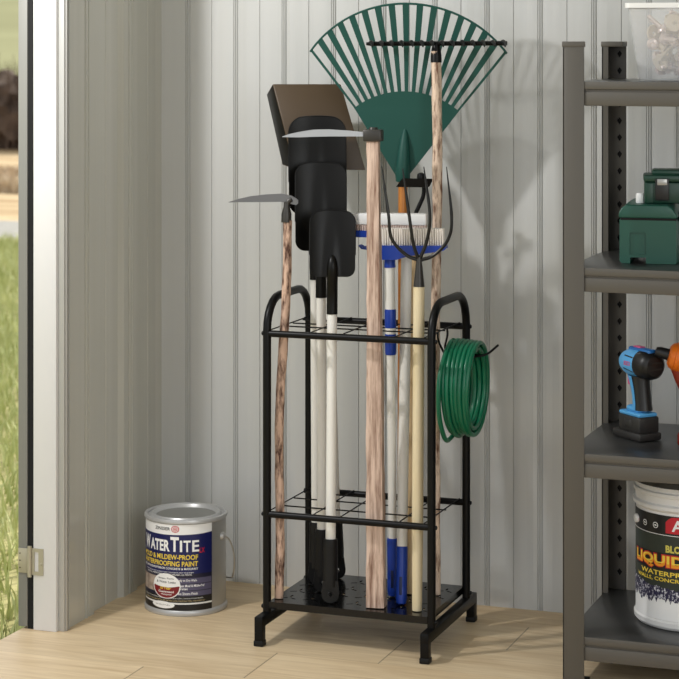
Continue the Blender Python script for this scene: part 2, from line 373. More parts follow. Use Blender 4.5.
g = blades(16000, lambda y: min(xl(y), -0.11), -0.6, 7.6, 0.03, 0.10, 0.0035).build('grass', M['blade'], smooth=0, weld=False)
tag(g, 'green lawn grass outside the open doorway', 'grass', kind='stuff')
g = blades(5000, xl, 11.5, 13.2, 0.05, 0.15, 0.012).build('dry_grass', M['straw'], smooth=0, weld=False)
tag(g, 'rust brown dry grass in front of the far hedge', 'dry grass', kind='stuff')
hb = MB()
for i in range(46):
    x = -22 + i * 0.5; s_ = random.uniform(0.42, 0.60); bm = bmesh.new(); bmesh.ops.create_icosphere(bm, subdivisions=3, radius=1)
    for q in bm.verts:
        d = 1 + random.uniform(-0.16, 0.16); q.co = V((q.co.x * 0.55 * d + x, q.co.y * 0.5 * d + 18.2, -0.12 + (q.co.z * d + 0.75) * s_))
    hb.addbm(bm)
for i in range(3500):
    x = random.uniform(-22, 1); y = 18.2 + random.uniform(-.5, .5); h = random.uniform(.5, 1.15)
    hb.tube([(x, y, -0.12), (x + random.uniform(-.12, .12), y, -0.12 + h)], [0.012, 0.004], 3)
tag(hb.build('hedge', M['hedge'], smooth=0, weld=False), 'dark brown leafless hedge across the far field', 'hedge')
bm = bmesh.new(); bmesh.ops.create_icosphere(bm, subdivisions=3, radius=1); hy_ = 60
for q in bm.verts: d = 1 + random.uniform(-.2, .2); q.co = V((q.co.x * 0.8 * d - 33.6, q.co.y * 0.5 * d + hy_, 3.05 + 0.35 * q.co.z * d))
tag(MB().addbm(bm).build('bush', M['hedge'], smooth=0), 'small dark bush alone on the green hillside', 'bush')

# ---------------------------------------------------------------- tool rack
RK = thing('tool_rack', 'black tubular steel rack holding the long handled garden tools', 'tool rack', (0.5645, -0.275, 0))
YF, YB, XL, XR = -0.385, -0.158, 0.399, 0.730
ZT, ZM, ZP = 0.590, 0.243, 0.077
for X in (XL, XR):
    pts = [(X, YF, 0.045)]
    pts += [(X, YF, z) for z in (0.2, 0.4, 0.595)]
    c0 = 0.062
    pts += [(X, YF + c0 - c0 * math.cos(t), 0.595 + c0 * math.sin(t)) for t in [R(a) for a in (15, 30, 45, 60, 75, 90)]]
    pts += [(X, YB - c0 + c0 * math.sin(t), 0.595 + c0 * math.cos(t)) for t in [R(a) for a in (0, 15, 30, 45, 60, 75, 90)]]
    pts += [(X, YB, z) for z in (0.4, 0.2, 0.045)]
    MB().tube(pts, 0.0080, 16).build('side_frame', M['black'], RK)
    sx = -1 if X == XL else 1
    ft = MB(); ft.box((X - 0.0086, -0.430, 0.036), (X + 0.0086, -0.1105, 0.056), 0.002)
    ft.box((X - 0.0083, -0.4297, 0.008), (X + 0.0083, -0.413, 0.050), 0.001); ft.box((X - 0.0083, -0.1305, 0.008), (X + 0.0083, -0.1108, 0.050), 0.001)
    foot = ft.build('foot_bar', M['black'], RK)
    for y in (-0.4215, -0.121):
        MB().box((X - 0.0098, y - 0.0098, 0), (X + 0.0098, y + 0.0098, 0.011), 0.002).build('foot_cap', M['blackm'], foot)
    for z in (ZT, ZM, 0.066):
        for y in (YF, YB):
            MB().lathe([(0.0042, 0), (0.0042, 0.002), (0.0028, 0.0035)], (X + sx * 0.0075, y, z), (sx, 0, 0), 12).build('bolt', M['blackm'], RK)
rail_r = 0.0066
GRID = {ZT: ((-0.3050, -0.2590, -0.2042), (0.404, 0.490, 0.555, 0.660, 0.716)), ZM: ((-0.3240, -0.2530, -0.1970), (0.404, 0.495, 0.550, 0.668, 0.716))}
for z in (ZT, ZM):
    MB().tube([(XL, YF, z), (XR, YF, z)], rail_r, 12).build('front_rail', M['black'], RK)
    MB().tube([(XL, YB, z), (XR, YB, z)], rail_r, 12).build('rear_rail', M['black'], RK)
    w = MB()
    for y in GRID[z][0]: w.tube([(XL + 0.004, y, z + 0.0042), (XR - 0.012, y, z + 0.0042)], 0.0014, 6)
    for x in GRID[z][1]: w.tube([(x, YF, z + 0.0066), (x, YB, z + 0.0066)], 0.0014, 6)
    w.build('wire_grid', M['black'], RK)
# base tray with pressed slots
def slot(cx, cy, ang, l=0.010, w=0.0016):
    c, s_ = math.cos(R(ang)), math.sin(R(ang)); return [(cx + a * c - b * s_, cy + a * s_ + b * c) for a, b in ((-l, -w), (l, -w), (l, w), (-l, w))]
holes = []
for i in range(7):
    for j in range(4):
        cx, cy = 0.432 + i * 0.0447, -0.350 + j * 0.05
        for a in (90, 210, 330):
            holes.append(slot(cx + 0.0105 * math.cos(R(a)), cy + 0.0105 * math.sin(R(a)), a, 0.0065, 0.0019))
top = lambda u, v, d=0: V((u, v, d))
tr = MB().flat([(XL + 0.009, YF - 0.004), (XR - 0.009, YF - 0.004), (XR - 0.009, YB + 0.004), (XL + 0.009, YB + 0.004)], holes, top, ZP - 0.0022, ZP)
tr.box((XL + 0.009, YF - 0.0065, ZP - 0.0135), (XR - 0.009, YF - 0.004, ZP)); tr.box((XL + 0.009, YB + 0.004, ZP - 0.0135), (XR - 0.009, YB + 0.0065, ZP))
tr.box((XL + 0.006, YF - 0.0065, ZP - 0.0135), (XL + 0.009, YB + 0.0065, ZP)); tr.box((XR - 0.009, YF - 0.0065, ZP - 0.0135), (XR - 0.006, YB + 0.0065, ZP))
tr.build('base_tray', M['tray'], RK)
hk = MB()
for y0, y1 in ((-0.300, -0.280), (-0.240, -0.260)):
    hk.tube(smoothpath([(XR - 0.014, y0, 0.5965), (XR - 0.0135, y0, 0.582), (XR - 0.012, y1, 0.562), (XR - 0.003, y1, 0.553), (XR + 0.03, y1, 0.5505), (XR + 0.070, (y1 - 0.27) / 2, 0.553), (XR + 0.097, -0.270, 0.573)], 6), 0.0022, 8)
hk.build('side_hook', M['black'], RK)

# ---------------------------------------------------------------- garden tools standing in the rack
def rough_stick(mb, B, T, r0, r1, n=70, amp=0.12, seed=0, bend=0.003):
    rnd = random.Random(seed); B, T = V(B), V(T); w = (T - B).normalized(); e1 = w.orthogonal().normalized(); e2 = w.cross(e1); m = 14; vs_ = []
    ph = [rnd.uniform(0, 6.28) for _ in range(6)]
    for i in range(n + 1):
        t = i / n; c = B.lerp(T, t) + e1 * bend * math.sin(t * 7 + ph[0]) + e2 * bend * math.sin(t * 9 + ph[1])
        r = (r0 + (r1 - r0) * t) * (1 + amp * 0.5 * math.sin(t * 23 + ph[2]) * math.sin(t * 11 + ph[3]))
        for j in range(m):
            a = 6.2832 * j / m; rr = r * (1 + amp * 0.55 * math.sin(3 * a + t * 19 + ph[4]) * math.sin(t * 31 + ph[5]) + rnd.uniform(-amp, amp) * 0.28)
            vs_.append(c + rr * (math.cos(a) * e1 + math.sin(a) * e2))
    fs = [(i * m + j, i * m + (j + 1) % m, (i + 1) * m + (j + 1) % m, (i + 1) * m + j) for i in range(n) for j in range(m)]
    fs += [tuple(range(m))[::-1], tuple(n * m + j for j in range(m))]
    return mb.add(vs_, fs)
ZB = ZP + 0.0014

# pick with a rough branch handle, at the left post
B, T = (0.4125, -0.366, ZB), (0.4270, -0.355, 0.806)
t = thing('hand_scythe', 'curved dark grey blade on a rough brown branch handle beside left rack post', 'scythe', B)
rough_stick(MB(), B, T, 0.0086, 0.0088, seed=3).build('handle', M['bark'], t)
L, r, w, n = frame(B, T, 20); Hh = (V(T) - V(B)).length
so = MB().lathe([(0.0098, -0.004), (0.0098, 0.012), (0.0062, 0.026), (0.0055, 0.036)], L(0, Hh, 0), w, 20)
so.tube(smoothpath([L(0, Hh + 0.03, 0), L(0.004, Hh + 0.037, 0), L(0.010, Hh + 0.041, 0.0)], 5), [0.0055] * 10 + [0.004], 12)
so.build('socket', M['socket'], t)
def blade(mb, L, path, w0, th):
    """path: (u,v,half height) list; blade in the u-v plane"""
    up = [(u, v + h) for u, v, h in path]; dn = [(u, v - h) for u, v, h in path][::-1]
    return mb.flat(up + dn, [], L, -th / 2, th / 2)
bl = MB(); pth = [(0.022, 0.036, 0.003), (0.018, 0.036, 0.0065), (0.008, 0.040, 0.008), (-0.012, 0.043, 0.0078), (-0.040, 0.0415, 0.0074), (-0.07, 0.039, 0.0058), (-0.095, 0.0355, 0.0030), (-0.112, 0.032, 0.0005)]
pth = [(u, Hh + v, h) for u, v, h in pth]; blade(bl, L, pth, 0, 0.005); bl.build('blade', M['steeld'], t)

# long square handled scythe at the front centre
B, T = (0.6112, -0.3565, ZB), (0.5990, -0.338, 0.966)
t = thing('hand_scythe', 'bright silver curved blade on a thick square weathered wooden handle', 'scythe', B)
L, r, w, n = frame(B, T, 8); Hh = (V(T) - V(B)).length
h = MB(); nn = 40; vs_ = []; rnd = random.Random(5)
for i in range(nn + 1):
    tt = i / nn; a = 0.0168 - 0.0056 * min(1, tt * 1.15) ** 1.2; bb = 0.0150 - 0.004 * tt
    for j, (sx, sy) in enumerate(((-1, -1), (-0.55, -1.08), (0.55, -1.08), (1, -1), (1.05, 0), (1, 1), (0, 1.05), (-1, 1), (-1.05, 0))):
        q = 1 + rnd.uniform(-0.055, 0.055); vs_.append(L(a * sx * q, Hh * tt, -bb * sy * q))
m_ = 9; h.add(vs_, [(i * m_ + j, i * m_ + (j + 1) % m_, (i + 1) * m_ + (j + 1) % m_, (i + 1) * m_ + j) for i in range(nn) for j in range(m_)] + [tuple(range(m_)), tuple(nn * m_ + j for j in range(m_))])
h.build('handle', M['weather'], t)
so = MB(); so.box((-0.0175, Hh - 0.006, -0.0165), (0.0175, Hh + 0.017, 0.0165), 0.003, mtx=Matrix(((r.x, w.x, n.x, B[0]), (r.y, w.y, n.y, B[1]), (r.z, w.z, n.z, B[2]), (0, 0, 0, 1))))
so.tube([L(0, Hh + 0.012, 0), L(0, Hh + 0.021, 0)], [0.010, 0.008], 14)
so.build('socket', M['socket'], t)
L20 = frame(B, T, 20)[0]
bl = MB(); pth = [(-0.012, 0.006, 0.0040), (-0.020, 0.008, 0.0044), (-0.045, 0.0095, 0.0055), (-0.085, 0.011, 0.0068), (-0.115, 0.0105, 0.0068), (-0.142, 0.008, 0.0052), (-0.162, 0.006, 0.0028), (-0.174, 0.004, 0.0005)]
pth = [(u, Hh + v, h_) for u, v, h_ in pth]; LL = lambda u, v, d=0: L20(u, v, d + 0.004); blade(bl, LL, pth, 0, 0.005); bl.build('blade', M['steel'], t)

def grip(mb, L, v1, r, flip=0):
    """black moulded grip with a hanging hole at the foot"""
    mb.lathe([(0.0138, 0.030), (0.0146, 0.06), (0.0134, v1 - 0.012), (0.0138, v1 - 0.004), (0.0128, v1)], L(0, 0, 0), L(0, 1, 0) - L(0, 0, 0), 24)
    pts = arc(0, 0.0170, 0.0168, -180, 0, 20) + [(0.0140, 0.042), (-0.0140, 0.042)]
    hole = arc(0, 0.0175, 0.0048, 0, 330, 11)
    mb.flat(pts, [hole], L, -0.0105, 0.0105)
    mb.flat(arc(0, 0.0175, 0.0066, 0, 350, 17), [arc(0, 0.0175, 0.0046, 0, 350, 17)], L, -0.0118, 0.0118)
def shovel(B, T, label, v_grip, v_sock, v_b0, v_b1, wd, rc, neck_up, ang=20, group='shovels with white poles', arch=0.006, du=0.0, db=0.012):
    t = thing('shovel', label, 'shovel', B, group)
    L, r, w, n = frame(B, T, ang)
    g_ = MB(); grip(g_, L, v_grip, 0.0126); g_.build('grip', M['blackm'], t)
    MB().tube([L(0, v_grip - 0.02, 0), L(0, v_sock + 0.01, 0)], 0.0096, 20).build('pole', M['pole'], t)
    vn = v_b0 + neck_up; pts = [L(0, v_sock, 0), L(0, v_b0 - 0.035, 0.001), L(du * 0.3, v_b0, db * .85), L(du * .6, v_b0 + neck_up * 0.5, db + 0.001), L(du, vn, db - 0.001)]
    sp = smoothpath(pts, 6); k_ = len(sp); rr = [0.0108 * (1 if i < k_ * 0.62 else math.sqrt(max(0.02, 1 - 0.97 * ((i - k_ * 0.62) / (k_ * 0.38 - 1)) ** 2))) for i in range(k_)]
    MB().tube(sp, rr, 18).build('socket', M['shovel'], t)
    Hb = v_b1 - v_b0
    def fn(s_, tt):
        e = 0.5 - 0.5 * math.cos(math.pi * tt); y = e * Hb
        m_ = min(y, Hb - y); ww = wd / 2
        if m_ < rc: ww = wd / 2 - rc + math.sqrt(max(0, rc * rc - (rc - m_) ** 2))
        x = s_ * ww; q = x / (wd / 2)
        d = db + 0.010 * q * q - 0.004 + 0.007 * math.exp(-(x / 0.012) ** 2) * (1 - e) ** 1.3 - 0.010 * e * e
        return L(du + x, v_b0 + y + arch * (1 - q * q) * (e ** 3) , d)
    bl = MB().sheet(fn, 28, 28, 0.0018, n)
    bl.tube([fn(-1, 1 - q / 30) for q in range(18, 0, -1)] + [fn(-1 + q / 12, 1) for q in range(25)] + [fn(1, 1 - q / 30) for q in range(1, 19)], 0.0011, 6)
    bl.build('blade', M['shovel'], t, smooth=50)
    return t
# px-to-metre scale near the rack is about 0.00195
shovel((0.5190, -0.3600, ZB), (0.5105, -0.3230, 0.80), 'front black shovel, the smallest blade, lowest of the nested three', 0.120, 0.548, 0.620, 0.742, 0.088, 0.017, 0.042)
shovel((0.4755, -0.287, ZB), (0.4665, -0.270, 0.80), 'middle black shovel of the nested three, behind the smallest blade', 0.120, 0.571, 0.663, 0.830, 0.100, 0.020, 0.04, du=0.0)
shovel((0.4430, -0.232, ZB), (0.4370, -0.226, 0.80), 'tallest black round topped shovel, rearmost of the nested three', 0.120, 0.600, 0.73, 0.919, 0.113, 0.026, 0.04, du=0.006, db=0.026)
# square scoop behind the shovels
B, T = (0.4700, -0.1850, ZB), (0.440, -0.175, 0.92)
t = thing('scoop_shovel', 'large black square scoop with a painted brown sheen leaning above the round shovels', 'shovel', B)
L, r, w, n = frame(B, T, 20)
g_ = MB(); grip(g_, L, 0.12, 0.0126); g_.build('grip', M['blackm'], t)
MB().tube([L(0, 0.10, 0), L(0, 0.62, 0)], 0.0094, 18).build('pole', M['pole'], t)
MB().tube([L(0, 0.60, 0), L(0, 0.80, 0)], 0.0104, 18).build('socket', M['scoop'], t)
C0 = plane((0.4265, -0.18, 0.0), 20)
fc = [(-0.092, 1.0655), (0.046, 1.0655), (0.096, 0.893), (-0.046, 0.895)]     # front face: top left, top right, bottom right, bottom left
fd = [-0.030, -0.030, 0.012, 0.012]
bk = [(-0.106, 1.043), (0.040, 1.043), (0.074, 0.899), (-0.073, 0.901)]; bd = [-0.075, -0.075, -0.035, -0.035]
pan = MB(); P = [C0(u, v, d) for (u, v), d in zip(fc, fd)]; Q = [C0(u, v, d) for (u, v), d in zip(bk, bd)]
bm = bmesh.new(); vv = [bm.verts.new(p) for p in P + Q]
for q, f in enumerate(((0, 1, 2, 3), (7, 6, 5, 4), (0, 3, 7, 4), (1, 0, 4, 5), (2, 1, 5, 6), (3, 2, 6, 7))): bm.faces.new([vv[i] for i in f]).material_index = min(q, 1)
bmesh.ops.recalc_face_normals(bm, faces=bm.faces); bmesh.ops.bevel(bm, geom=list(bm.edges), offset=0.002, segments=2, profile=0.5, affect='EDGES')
pan.addbm(bm, None); pan.build('pan', [M['scoop'], M['shovel']], t)  # front face carries the reflection as brown, all other faces stay black

# green fan rake
B, T = (0.6200, -0.228, ZB), (0.6010, -0.165, 0.88)
t = thing('leaf_rake', 'green plastic fan leaf rake with an orange wooden handle', 'rake', B)
L, r, w, n = frame(B, T, 20); w2 = V((0, 0, 1))
MB().tube([L(0, 0, 0), L(0, 0.80, 0)], 0.0092, 16).build('handle', M['orange'], t)
O = V((0.6065, -0.165, 0.8865)); su, sv = 0.00201, 0.001975
rf = V((math.cos(R(8)), math.sin(R(8)), 0)); nf = V((math.sin(R(8)), -math.cos(R(8)), 0))
F0 = lambda u, v, d=0: O + rf * (u * su) + w2 * (v * sv) + nf * (d + 0.002 + 0.0000014 * v * v)   # u,v: flat layout of the fan
fan = MB(); Pin = lambda a, rad: (rad * math.sin(R(a)), rad * math.cos(R(a)))
AL, AR = -37.2, 40.0
rin = 84
sol = [(-10, 0), (4, 0)] + [Pin(AR - (AR - AL) * i / 34, rin) for i in range(35)]
bmx = []
fan.flat(sol, [], F0, -0.0016, 0.0016)
NT = 17
def rout(a):
    q = a / 38.6; return 171.6 - 14.5 * q * q + 3.0 * q
for i in range(NT):
    a = AL + 0.7 + (AR - AL - 1.4) * i / (NT - 1); edge = i in (0, NT - 1)
    wa, wb = (1.0, 1.2) if edge else (1.75, 3.2)
    da, db_ = math.degrees(wa / rin), math.degrees(wb / rout(a))
    ns = 6; lf = [Pin(a - (da + (db_ - da) * k_ / ns), rin - 4 + (rout(a) + 4 - rin) * k_ / ns) for k_ in range(ns + 1)]; rt = [Pin(a + (da + (db_ - da) * k_ / ns), rin - 4 + (rout(a) + 4 - rin) * k_ / ns) for k_ in range(ns + 1)]
    fan.flat(lf + rt[::-1], [], F0, -0.0014, 0.0014)
rim = [F0(*Pin(AL + (AR - AL) * i / 40, rout(AL + (AR - AL) * i / 40)), 0) for i in range(41)]
fan.tube(rim, 0.0022, 8)
fan.build('rake_fan', M['green'], t)
sk = MB(); sk.tube([F0(-2.2, -6, 0.002), F0(-2.2, 0, 0.004), F0(-1.4, 14, 0.006), F0(-0.5, 30, 0.005), F0(0, 41, 0.0025), F0(0.4, 48, -0.001)], [0.0145, 0.0150, 0.0135, 0.0105, 0.0065, 0.002], 18)
sk.build('rake_socket', M['green'], t)

# bow rake
B, T = (0.6915, -0.2345, ZB), (0.6850, -0.212, 1.132)
t = thing('bow_rake', 'black toothed bow rake on a rough pale branch handle at right', 'rake', B)
rough_stick(MB(), B, T, 0.0088, 0.0096, seed=11, bend=0.002).build('handle', M['barkl'], t)
L, r, w, n = frame(B, T, 6); Hh = (V(T) - V(B)).length
MB().lathe([(0.0108, -0.002), (0.0105, 0.012), (0.0090, 0.024), (0.007, 0.034)], L(0, Hh - 0.02, 0), w, 18).build('socket', M['black'], t)
hd = MB(); hv = Hh + 0.015
hd.tube([L(-0.140, hv, 0), L(-0.13, hv, 0), L(0.13, hv, 0), L(0.140, hv, 0)], [0.0030, 0.0046, 0.0046, 0.0042], 10)
hd.build('rake_bar', M['black'], t)
for i in range(14):
    u = -0.128 + 0.262 * i / 13
    MB().tube(smoothpath([L(u - 0.004, hv + 0.002, -0.002), L(u, hv + 0.003, 0.008), L(u + 0.005, hv - 0.002, 0.022), L(u + 0.008, hv - 0.007, 0.034)], 4), [0.0042] * 6 + [0.0038, .0034, .003, .0026, .0022, .0018, .0012], 8).build('tooth', M['black'], t)

# two push brooms
def broom_grip(mb, L, v1, mi=0):
    mb.lathe([(0.006, 0.0), (0.0095, 0.002), (0.0112, 0.012), (0.0112, 0.030), (0.0106, 0.032), (0.0112, 0.036), (0.0112, v1 - 0.003), (0.0103, v1)], L(0, 0, 0), L(0, 1, 0) - L(0, 0, 0), 22)
    mb.box((-0.0028, 0.018, 0), (0.0028, 0.052, 0.0118), 0.001, mi=1, mtx=mx4(L))
def mx4(L):
    o = L(0, 0, 0); a, b, c = L(1, 0, 0) - o, L(0, 1, 0) - o, L(0, 0, 1) - o
    return Matrix(((a.x, b.x, c.x, o.x), (a.y, b.y, c.y, o.y), (a.z, b.z, c.z, o.z), (0, 0, 0, 1)))
M['dblue'] = mat('slot_dark_blue', '#071a4a', 0.5)
B, T = (0.6185, -0.2775, ZB), (0.6090, -0.270, 0.733)
t = thing('scrub_broom', 'push broom with blue head, cream bristle tufts and telescopic white pole', 'broom', B, 'brooms with blue heads')
L, r, w, n = frame(B, T, 10); Hh = (V(T) - V(B)).length
g_ = MB(); broom_grip(g_, L, 0.112); g_.build('grip', [M['blue'], M['dblue']], t)
pz = MB().tube([L(0, 0.1, 0), L(0, 0.50, 0)], 0.0083, 18); pz.tube([L(0, 0.49, 0), L(0, Hh, 0)], 0.0100, 18); pz.build('pole', M['pole'], t)
cl = MB().lathe([(0.0100, 0.466), (0.0112, 0.470), (0.0116, 0.498), (0.0108, 0.505), (0.0108, 0.506)], L(0, 0, 0), w, 22); cl.lathe([(0.0108, 0.518), (0.0112, 0.521), (0.0112, 0.551), (0.0104, 0.554)], L(0, 0, 0), w, 22)
cl.build('pole_clamp', M['blue'], t)
sc2 = 0.001965; H0 = lambda u, v, d=0: L(u * sc2, Hh + v * sc2, d)   # origin: foot of the head's neck
hd = MB(); 
body = [(-30, 12), (-26, 10), (-21, 12), (-12, 12), (56, 12), (57, 9), (54, 7), (34, 4), (22, 2), (14, 0), (8, -2), (-6, -2), (-10, 1), (-14, 5), (-20, 7.5), (-27, 8.5)]
hd.flat(body, [], H0, -0.018, 0.018); hd.lathe([(0.0112, -0.020), (0.0102, 0.0), (0.0125, 0.008)], H0(0, 0, 0), w, 20)
hd.build('broom_head', M['blue'], t)
br = MB()
for row in range(4):
    for i in range(27):
        u = -9 + 65 * (i + (0.5 if row % 2 else 0)) / 27.5; d = -0.012 + row * 0.008
        br.tube([H0(u, 11.5, d), H0(u, 17, d), H0(u + random.uniform(-.4, .4), 28.5, d + random.uniform(-.001, .001))], [0.0013, 0.0017, 0.0023], 6)
tag_ = br.build('bristles', M['bristle'], t); tag_['kind'] = 'stuff'
B, T = V((0.6515, -0.3285, ZB)), V((0.6260, -0.216, 0.767))
t = thing('foam_broom', 'push broom with white foam topped head half hidden behind the square handle', 'broom', B, 'brooms with blue heads')
L, r, w, n = frame(B, T, 10); Hh = (T - B).length
g_ = MB(); broom_grip(g_, L, 0.108); g_.build('grip', [M['blue'], M['dblue']], t)
MB().tube([L(0, 0.09, 0), L(0, 0.4, 0), L(0, Hh, 0)], [0.0100, 0.0106, 0.0108], 18).build('pole', M['pole'], t)
HB = lambda u, v, d=0: T + V((math.cos(R(10)), math.sin(R(10)), 0)) * u + V((0, 0, v)) + V((math.sin(R(10)), -math.cos(R(10)), 0)) * d
hd = MB(); hd.flat([(-0.104, 0.0), (0.037, 0.0), (0.040, 0.004), (0.040, 0.013), (-0.104, 0.013)], [], HB, -0.014, 0.014)
hd.build('broom_head', M['blue'], t)
br = MB()
for row in range(4):
    for i in range(30):
        u = -0.100 + 0.137 * i / 29; br.tube([HB(u, 0.011, -0.010 + row * 0.0067), HB(u, 0.026, -0.010 + row * 0.0067)], [0.0018, 0.0022], 6)
x_ = br.build('bristles', M['bristlep'], t); x_['kind'] = 'stuff'
MB().box((-0.105, 0.0245, -0.014), (0.040, 0.047, 0.014), 0.003, mtx=mx4(HB)).build('foam_pad', M['foam'], t)

# garden fork
B, T = (0.6930, -0.3585, ZB), (0.6925, -0.345, 0.687)
t = thing('garden_fork', 'four tined dark steel fork on a cream wooden handle', 'fork', B)
L, r, w, n = frame(B, T, 20); Hh = (V(T) - V(B)).length
MB().tube([L(0, 0, 0), L(0, 0.15, 0), L(0, Hh, 0)], [0.0093, 0.0108, 0.0108], 20).build('handle', M['cream'], t)
MB().lathe([(0.0108, -0.002), (0.0095, 0.012), (0.0058, 0.045), (0.0048, 0.056)], L(0, Hh, 0), w, 18).build('socket', M['socket'], t)
s3 = 0.00191; K = lambda x, y, d: L((x - 418.5) * s3, Hh + (287 - y) * s3, d)
for path in ([(418.5, 261, 0), (405, 255, .004), (391, 239, .012), (387.5, 214, .016), (381, 168, .004)], [(418.5, 261, 0), (413, 246, .006), (409, 222, .014), (401.5, 170, .004)],
             [(418.5, 261, 0), (426, 241, .006), (428.5, 215, .014), (422.5, 168, .004)], [(418.5, 261, 0), (433, 255.5, .004), (446.5, 240, .012), (450, 218, .016), (445, 168, .004)]):
    sp = smoothpath([K(*p) for p in path], 8); k_ = len(sp); MB().tube(sp, [0.0036 * (1 - 0.25 * i / k_) if i < k_ * .75 else 0.0027 * (1 - (i - k_ * .75) / (k_ * .25)) + 0.0005 for i in range(k_)], 10).build('tine', M['tine'], t)

# draw hoe
B, T = (0.6430, -0.247, ZB), (0.6270, -0.172, 0.797)
t = thing('draw_hoe', 'small black trapezoid hoe with a bent neck and pale tan handle', 'hoe', B)
L, r, w, n = frame(B, T, 20); Hh = (V(T) - V(B)).length
MB().tube([L(0, 0, 0), L(0, Hh, 0)], 0.0090, 18).build('handle', M['tan'], t)
s4 = 0.00199; K = lambda x, y, d: L((x - 412.5) * s4, Hh + (222 - y) * s4, d)
MB().tube(smoothpath([K(412.5, 230, 0), K(413, 218, 0.002), K(417, 208, 0.006), K(421, 198, 0.010), K(421.5, 188, 0.012), K(419, 180, 0.018)], 6), 0.0042, 10).build('neck', M['black'], t)
bl = MB(); Kf = lambda u, v, d=0: K(412 + u, 190 - v, 0.022 + d + (v * 0.0006)); bl.flat([(-18.4, 0.4), (13.4, 0.4), (15, 1.5), (18.2, 8.2), (17, 9), (-11.6, 9), (-13, 8)], [], Kf, -0.002, 0.002)
bl.lathe([(0.0075, -0.002), (0.0085, 0.003), (0.0075, 0.010), (0.003, 0.013)], K(418.5, 181.5, 0.02), w, 16)
bl.build('blade', M['black'], t)

# ---------------------------------------------------------------- coiled hose on the side hook
hc = V((0.7650, -0.270, 0.4900)); pts = []
NTURN = 10; seq = [0, 0.85, 1.7, 2.55, 3.4, 4.2, 5, 4.4, 3.3, 2.3]
rnd = random.Random(4)
for i in range(NTURN * 40 + 1):
    a = i / 40; kx = a % NTURN; q = int(kx); fr_ = kx - q
    x0 = seq[q]; x1 = seq[q + 1] if q + 1 < len(seq) else x0; s_ = fr_ * fr_ * (3 - 2 * fr_)
    x = (x0 + (x1 - x0) * s_) / 5 * 0.047 - 0.026
    th = a * 2 * math.pi + math.pi / 2
    lay = 0 if q < 7 else 1; rad = 0.0885 - (0.0125 if q == 7 else 0.012 * lay) - (0.004 * (x0 / 5) ** 2) + 0.0012 * math.sin(5 * a + q)
    if q == 6: rad = 0.0885 - 0.004 - 0.0095 * s_
    ry = 0.86 + 0.02 * math.sin(q * 2.1); sag = 0.004 * math.sin(q * 1.7) * (1 - math.sin(th)) * 0.5
    pts.append(hc + V((x + 0.008 * (math.sin(th) * 0.5) * (x0 / 5 - 0.4), rad * ry * math.cos(th), rad * math.sin(th) - sag)))
# loose end that drops at the lower left, and the hidden inner end
p0 = pts[0]; lead = smoothpath([hc + V((-0.026, 0.028, -0.086)), hc + V((-0.030, -0.03, -0.099)), hc + V((-0.031, -0.062, -0.074)), hc + V((-0.031, -0.083, -0.03)), hc + V((-0.030, -0.080, 0.03)), hc + V((-0.027, -0.048, 0.074))], 8)
hs = MB().tube(lead + pts, 0.0045, 12)
tag(hs.build('garden_hose', M['hose'], smooth=60), 'coiled green garden hose hanging on the rack side hook', 'hose')

# ---------------------------------------------------------------- paint can on the floor
PC = V((0.1505, -0.2108, 0)); rc_ = 0.0815
can = thing('paint_can', 'grey metal paint can with a navy and white label on the floor', 'paint can', PC)
MB().lathe([(rc_ - .003, 0.0), (rc_ + 0.0022, 0.0005), (rc_ + 0.003, 0.003), (rc_ + 0.003, 0.0075), (rc_ + 0.0015, 0.010), (rc_, 0.012), (rc_, 0.1835), (rc_ + 0.0015, 0.1845), (rc_ + 0.003, 0.186), (rc_ + 0.003, 0.1905), (rc_ + 0.002, 0.1925), (rc_ - 0.001, 0.193), (rc_ - 0.003, 0.1915), (rc_ - 0.004, 0.187)], PC, n=72, mis=[1, 1, 1, 1, 1, 0, 1, 1, 1, 1, 1, 1, 1], cap=True).build('can_body', [M['tin'], M['tinrim']], can)
MB().lathe([(0.060, 0.1868), (0.0605, 0.1868), (0.063, 0.1895), (0.066, 0.1935), (0.069, 0.1938), (0.0715, 0.191), (0.073, 0.188), (0.0775, 0.1872)], PC, n=72, cap=False).build('lid_ring', M['tinrim'], can)
MB().lathe([(0.0002, 0.1872), (0.0605, 0.1872), (0.0605, 0.1876)], PC, n=72, cap=False).build('lid', M['tinin'], can)
def cyl_frame(c, rad, a_mid):
    """u = arc length to the right as seen from outside, v = height"""
    def fr(u, v, d=0):
        a = a_mid + u / rad; return V((c.x + (rad + d) * math.cos(a), c.y + (rad + d) * math.sin(a), c.z + v))
    return fr
def patch(mb, fr, u0, u1, v0, v1, d, mi, n=24, shape=None):
    vs_ = []; fs = []
    for i in range(n + 1):
        u = u0 + (u1 - u0) * i / n; lo, hi = (v0, v1) if shape is None else shape(i / n)
        vs_ += [fr(u, lo, d), fr(u, hi, d)]
        if i: b_ = 2 * i - 2; fs.append((b_, b_ + 2, b_ + 3, b_ + 1))
    mb.add(vs_, fs, mi)
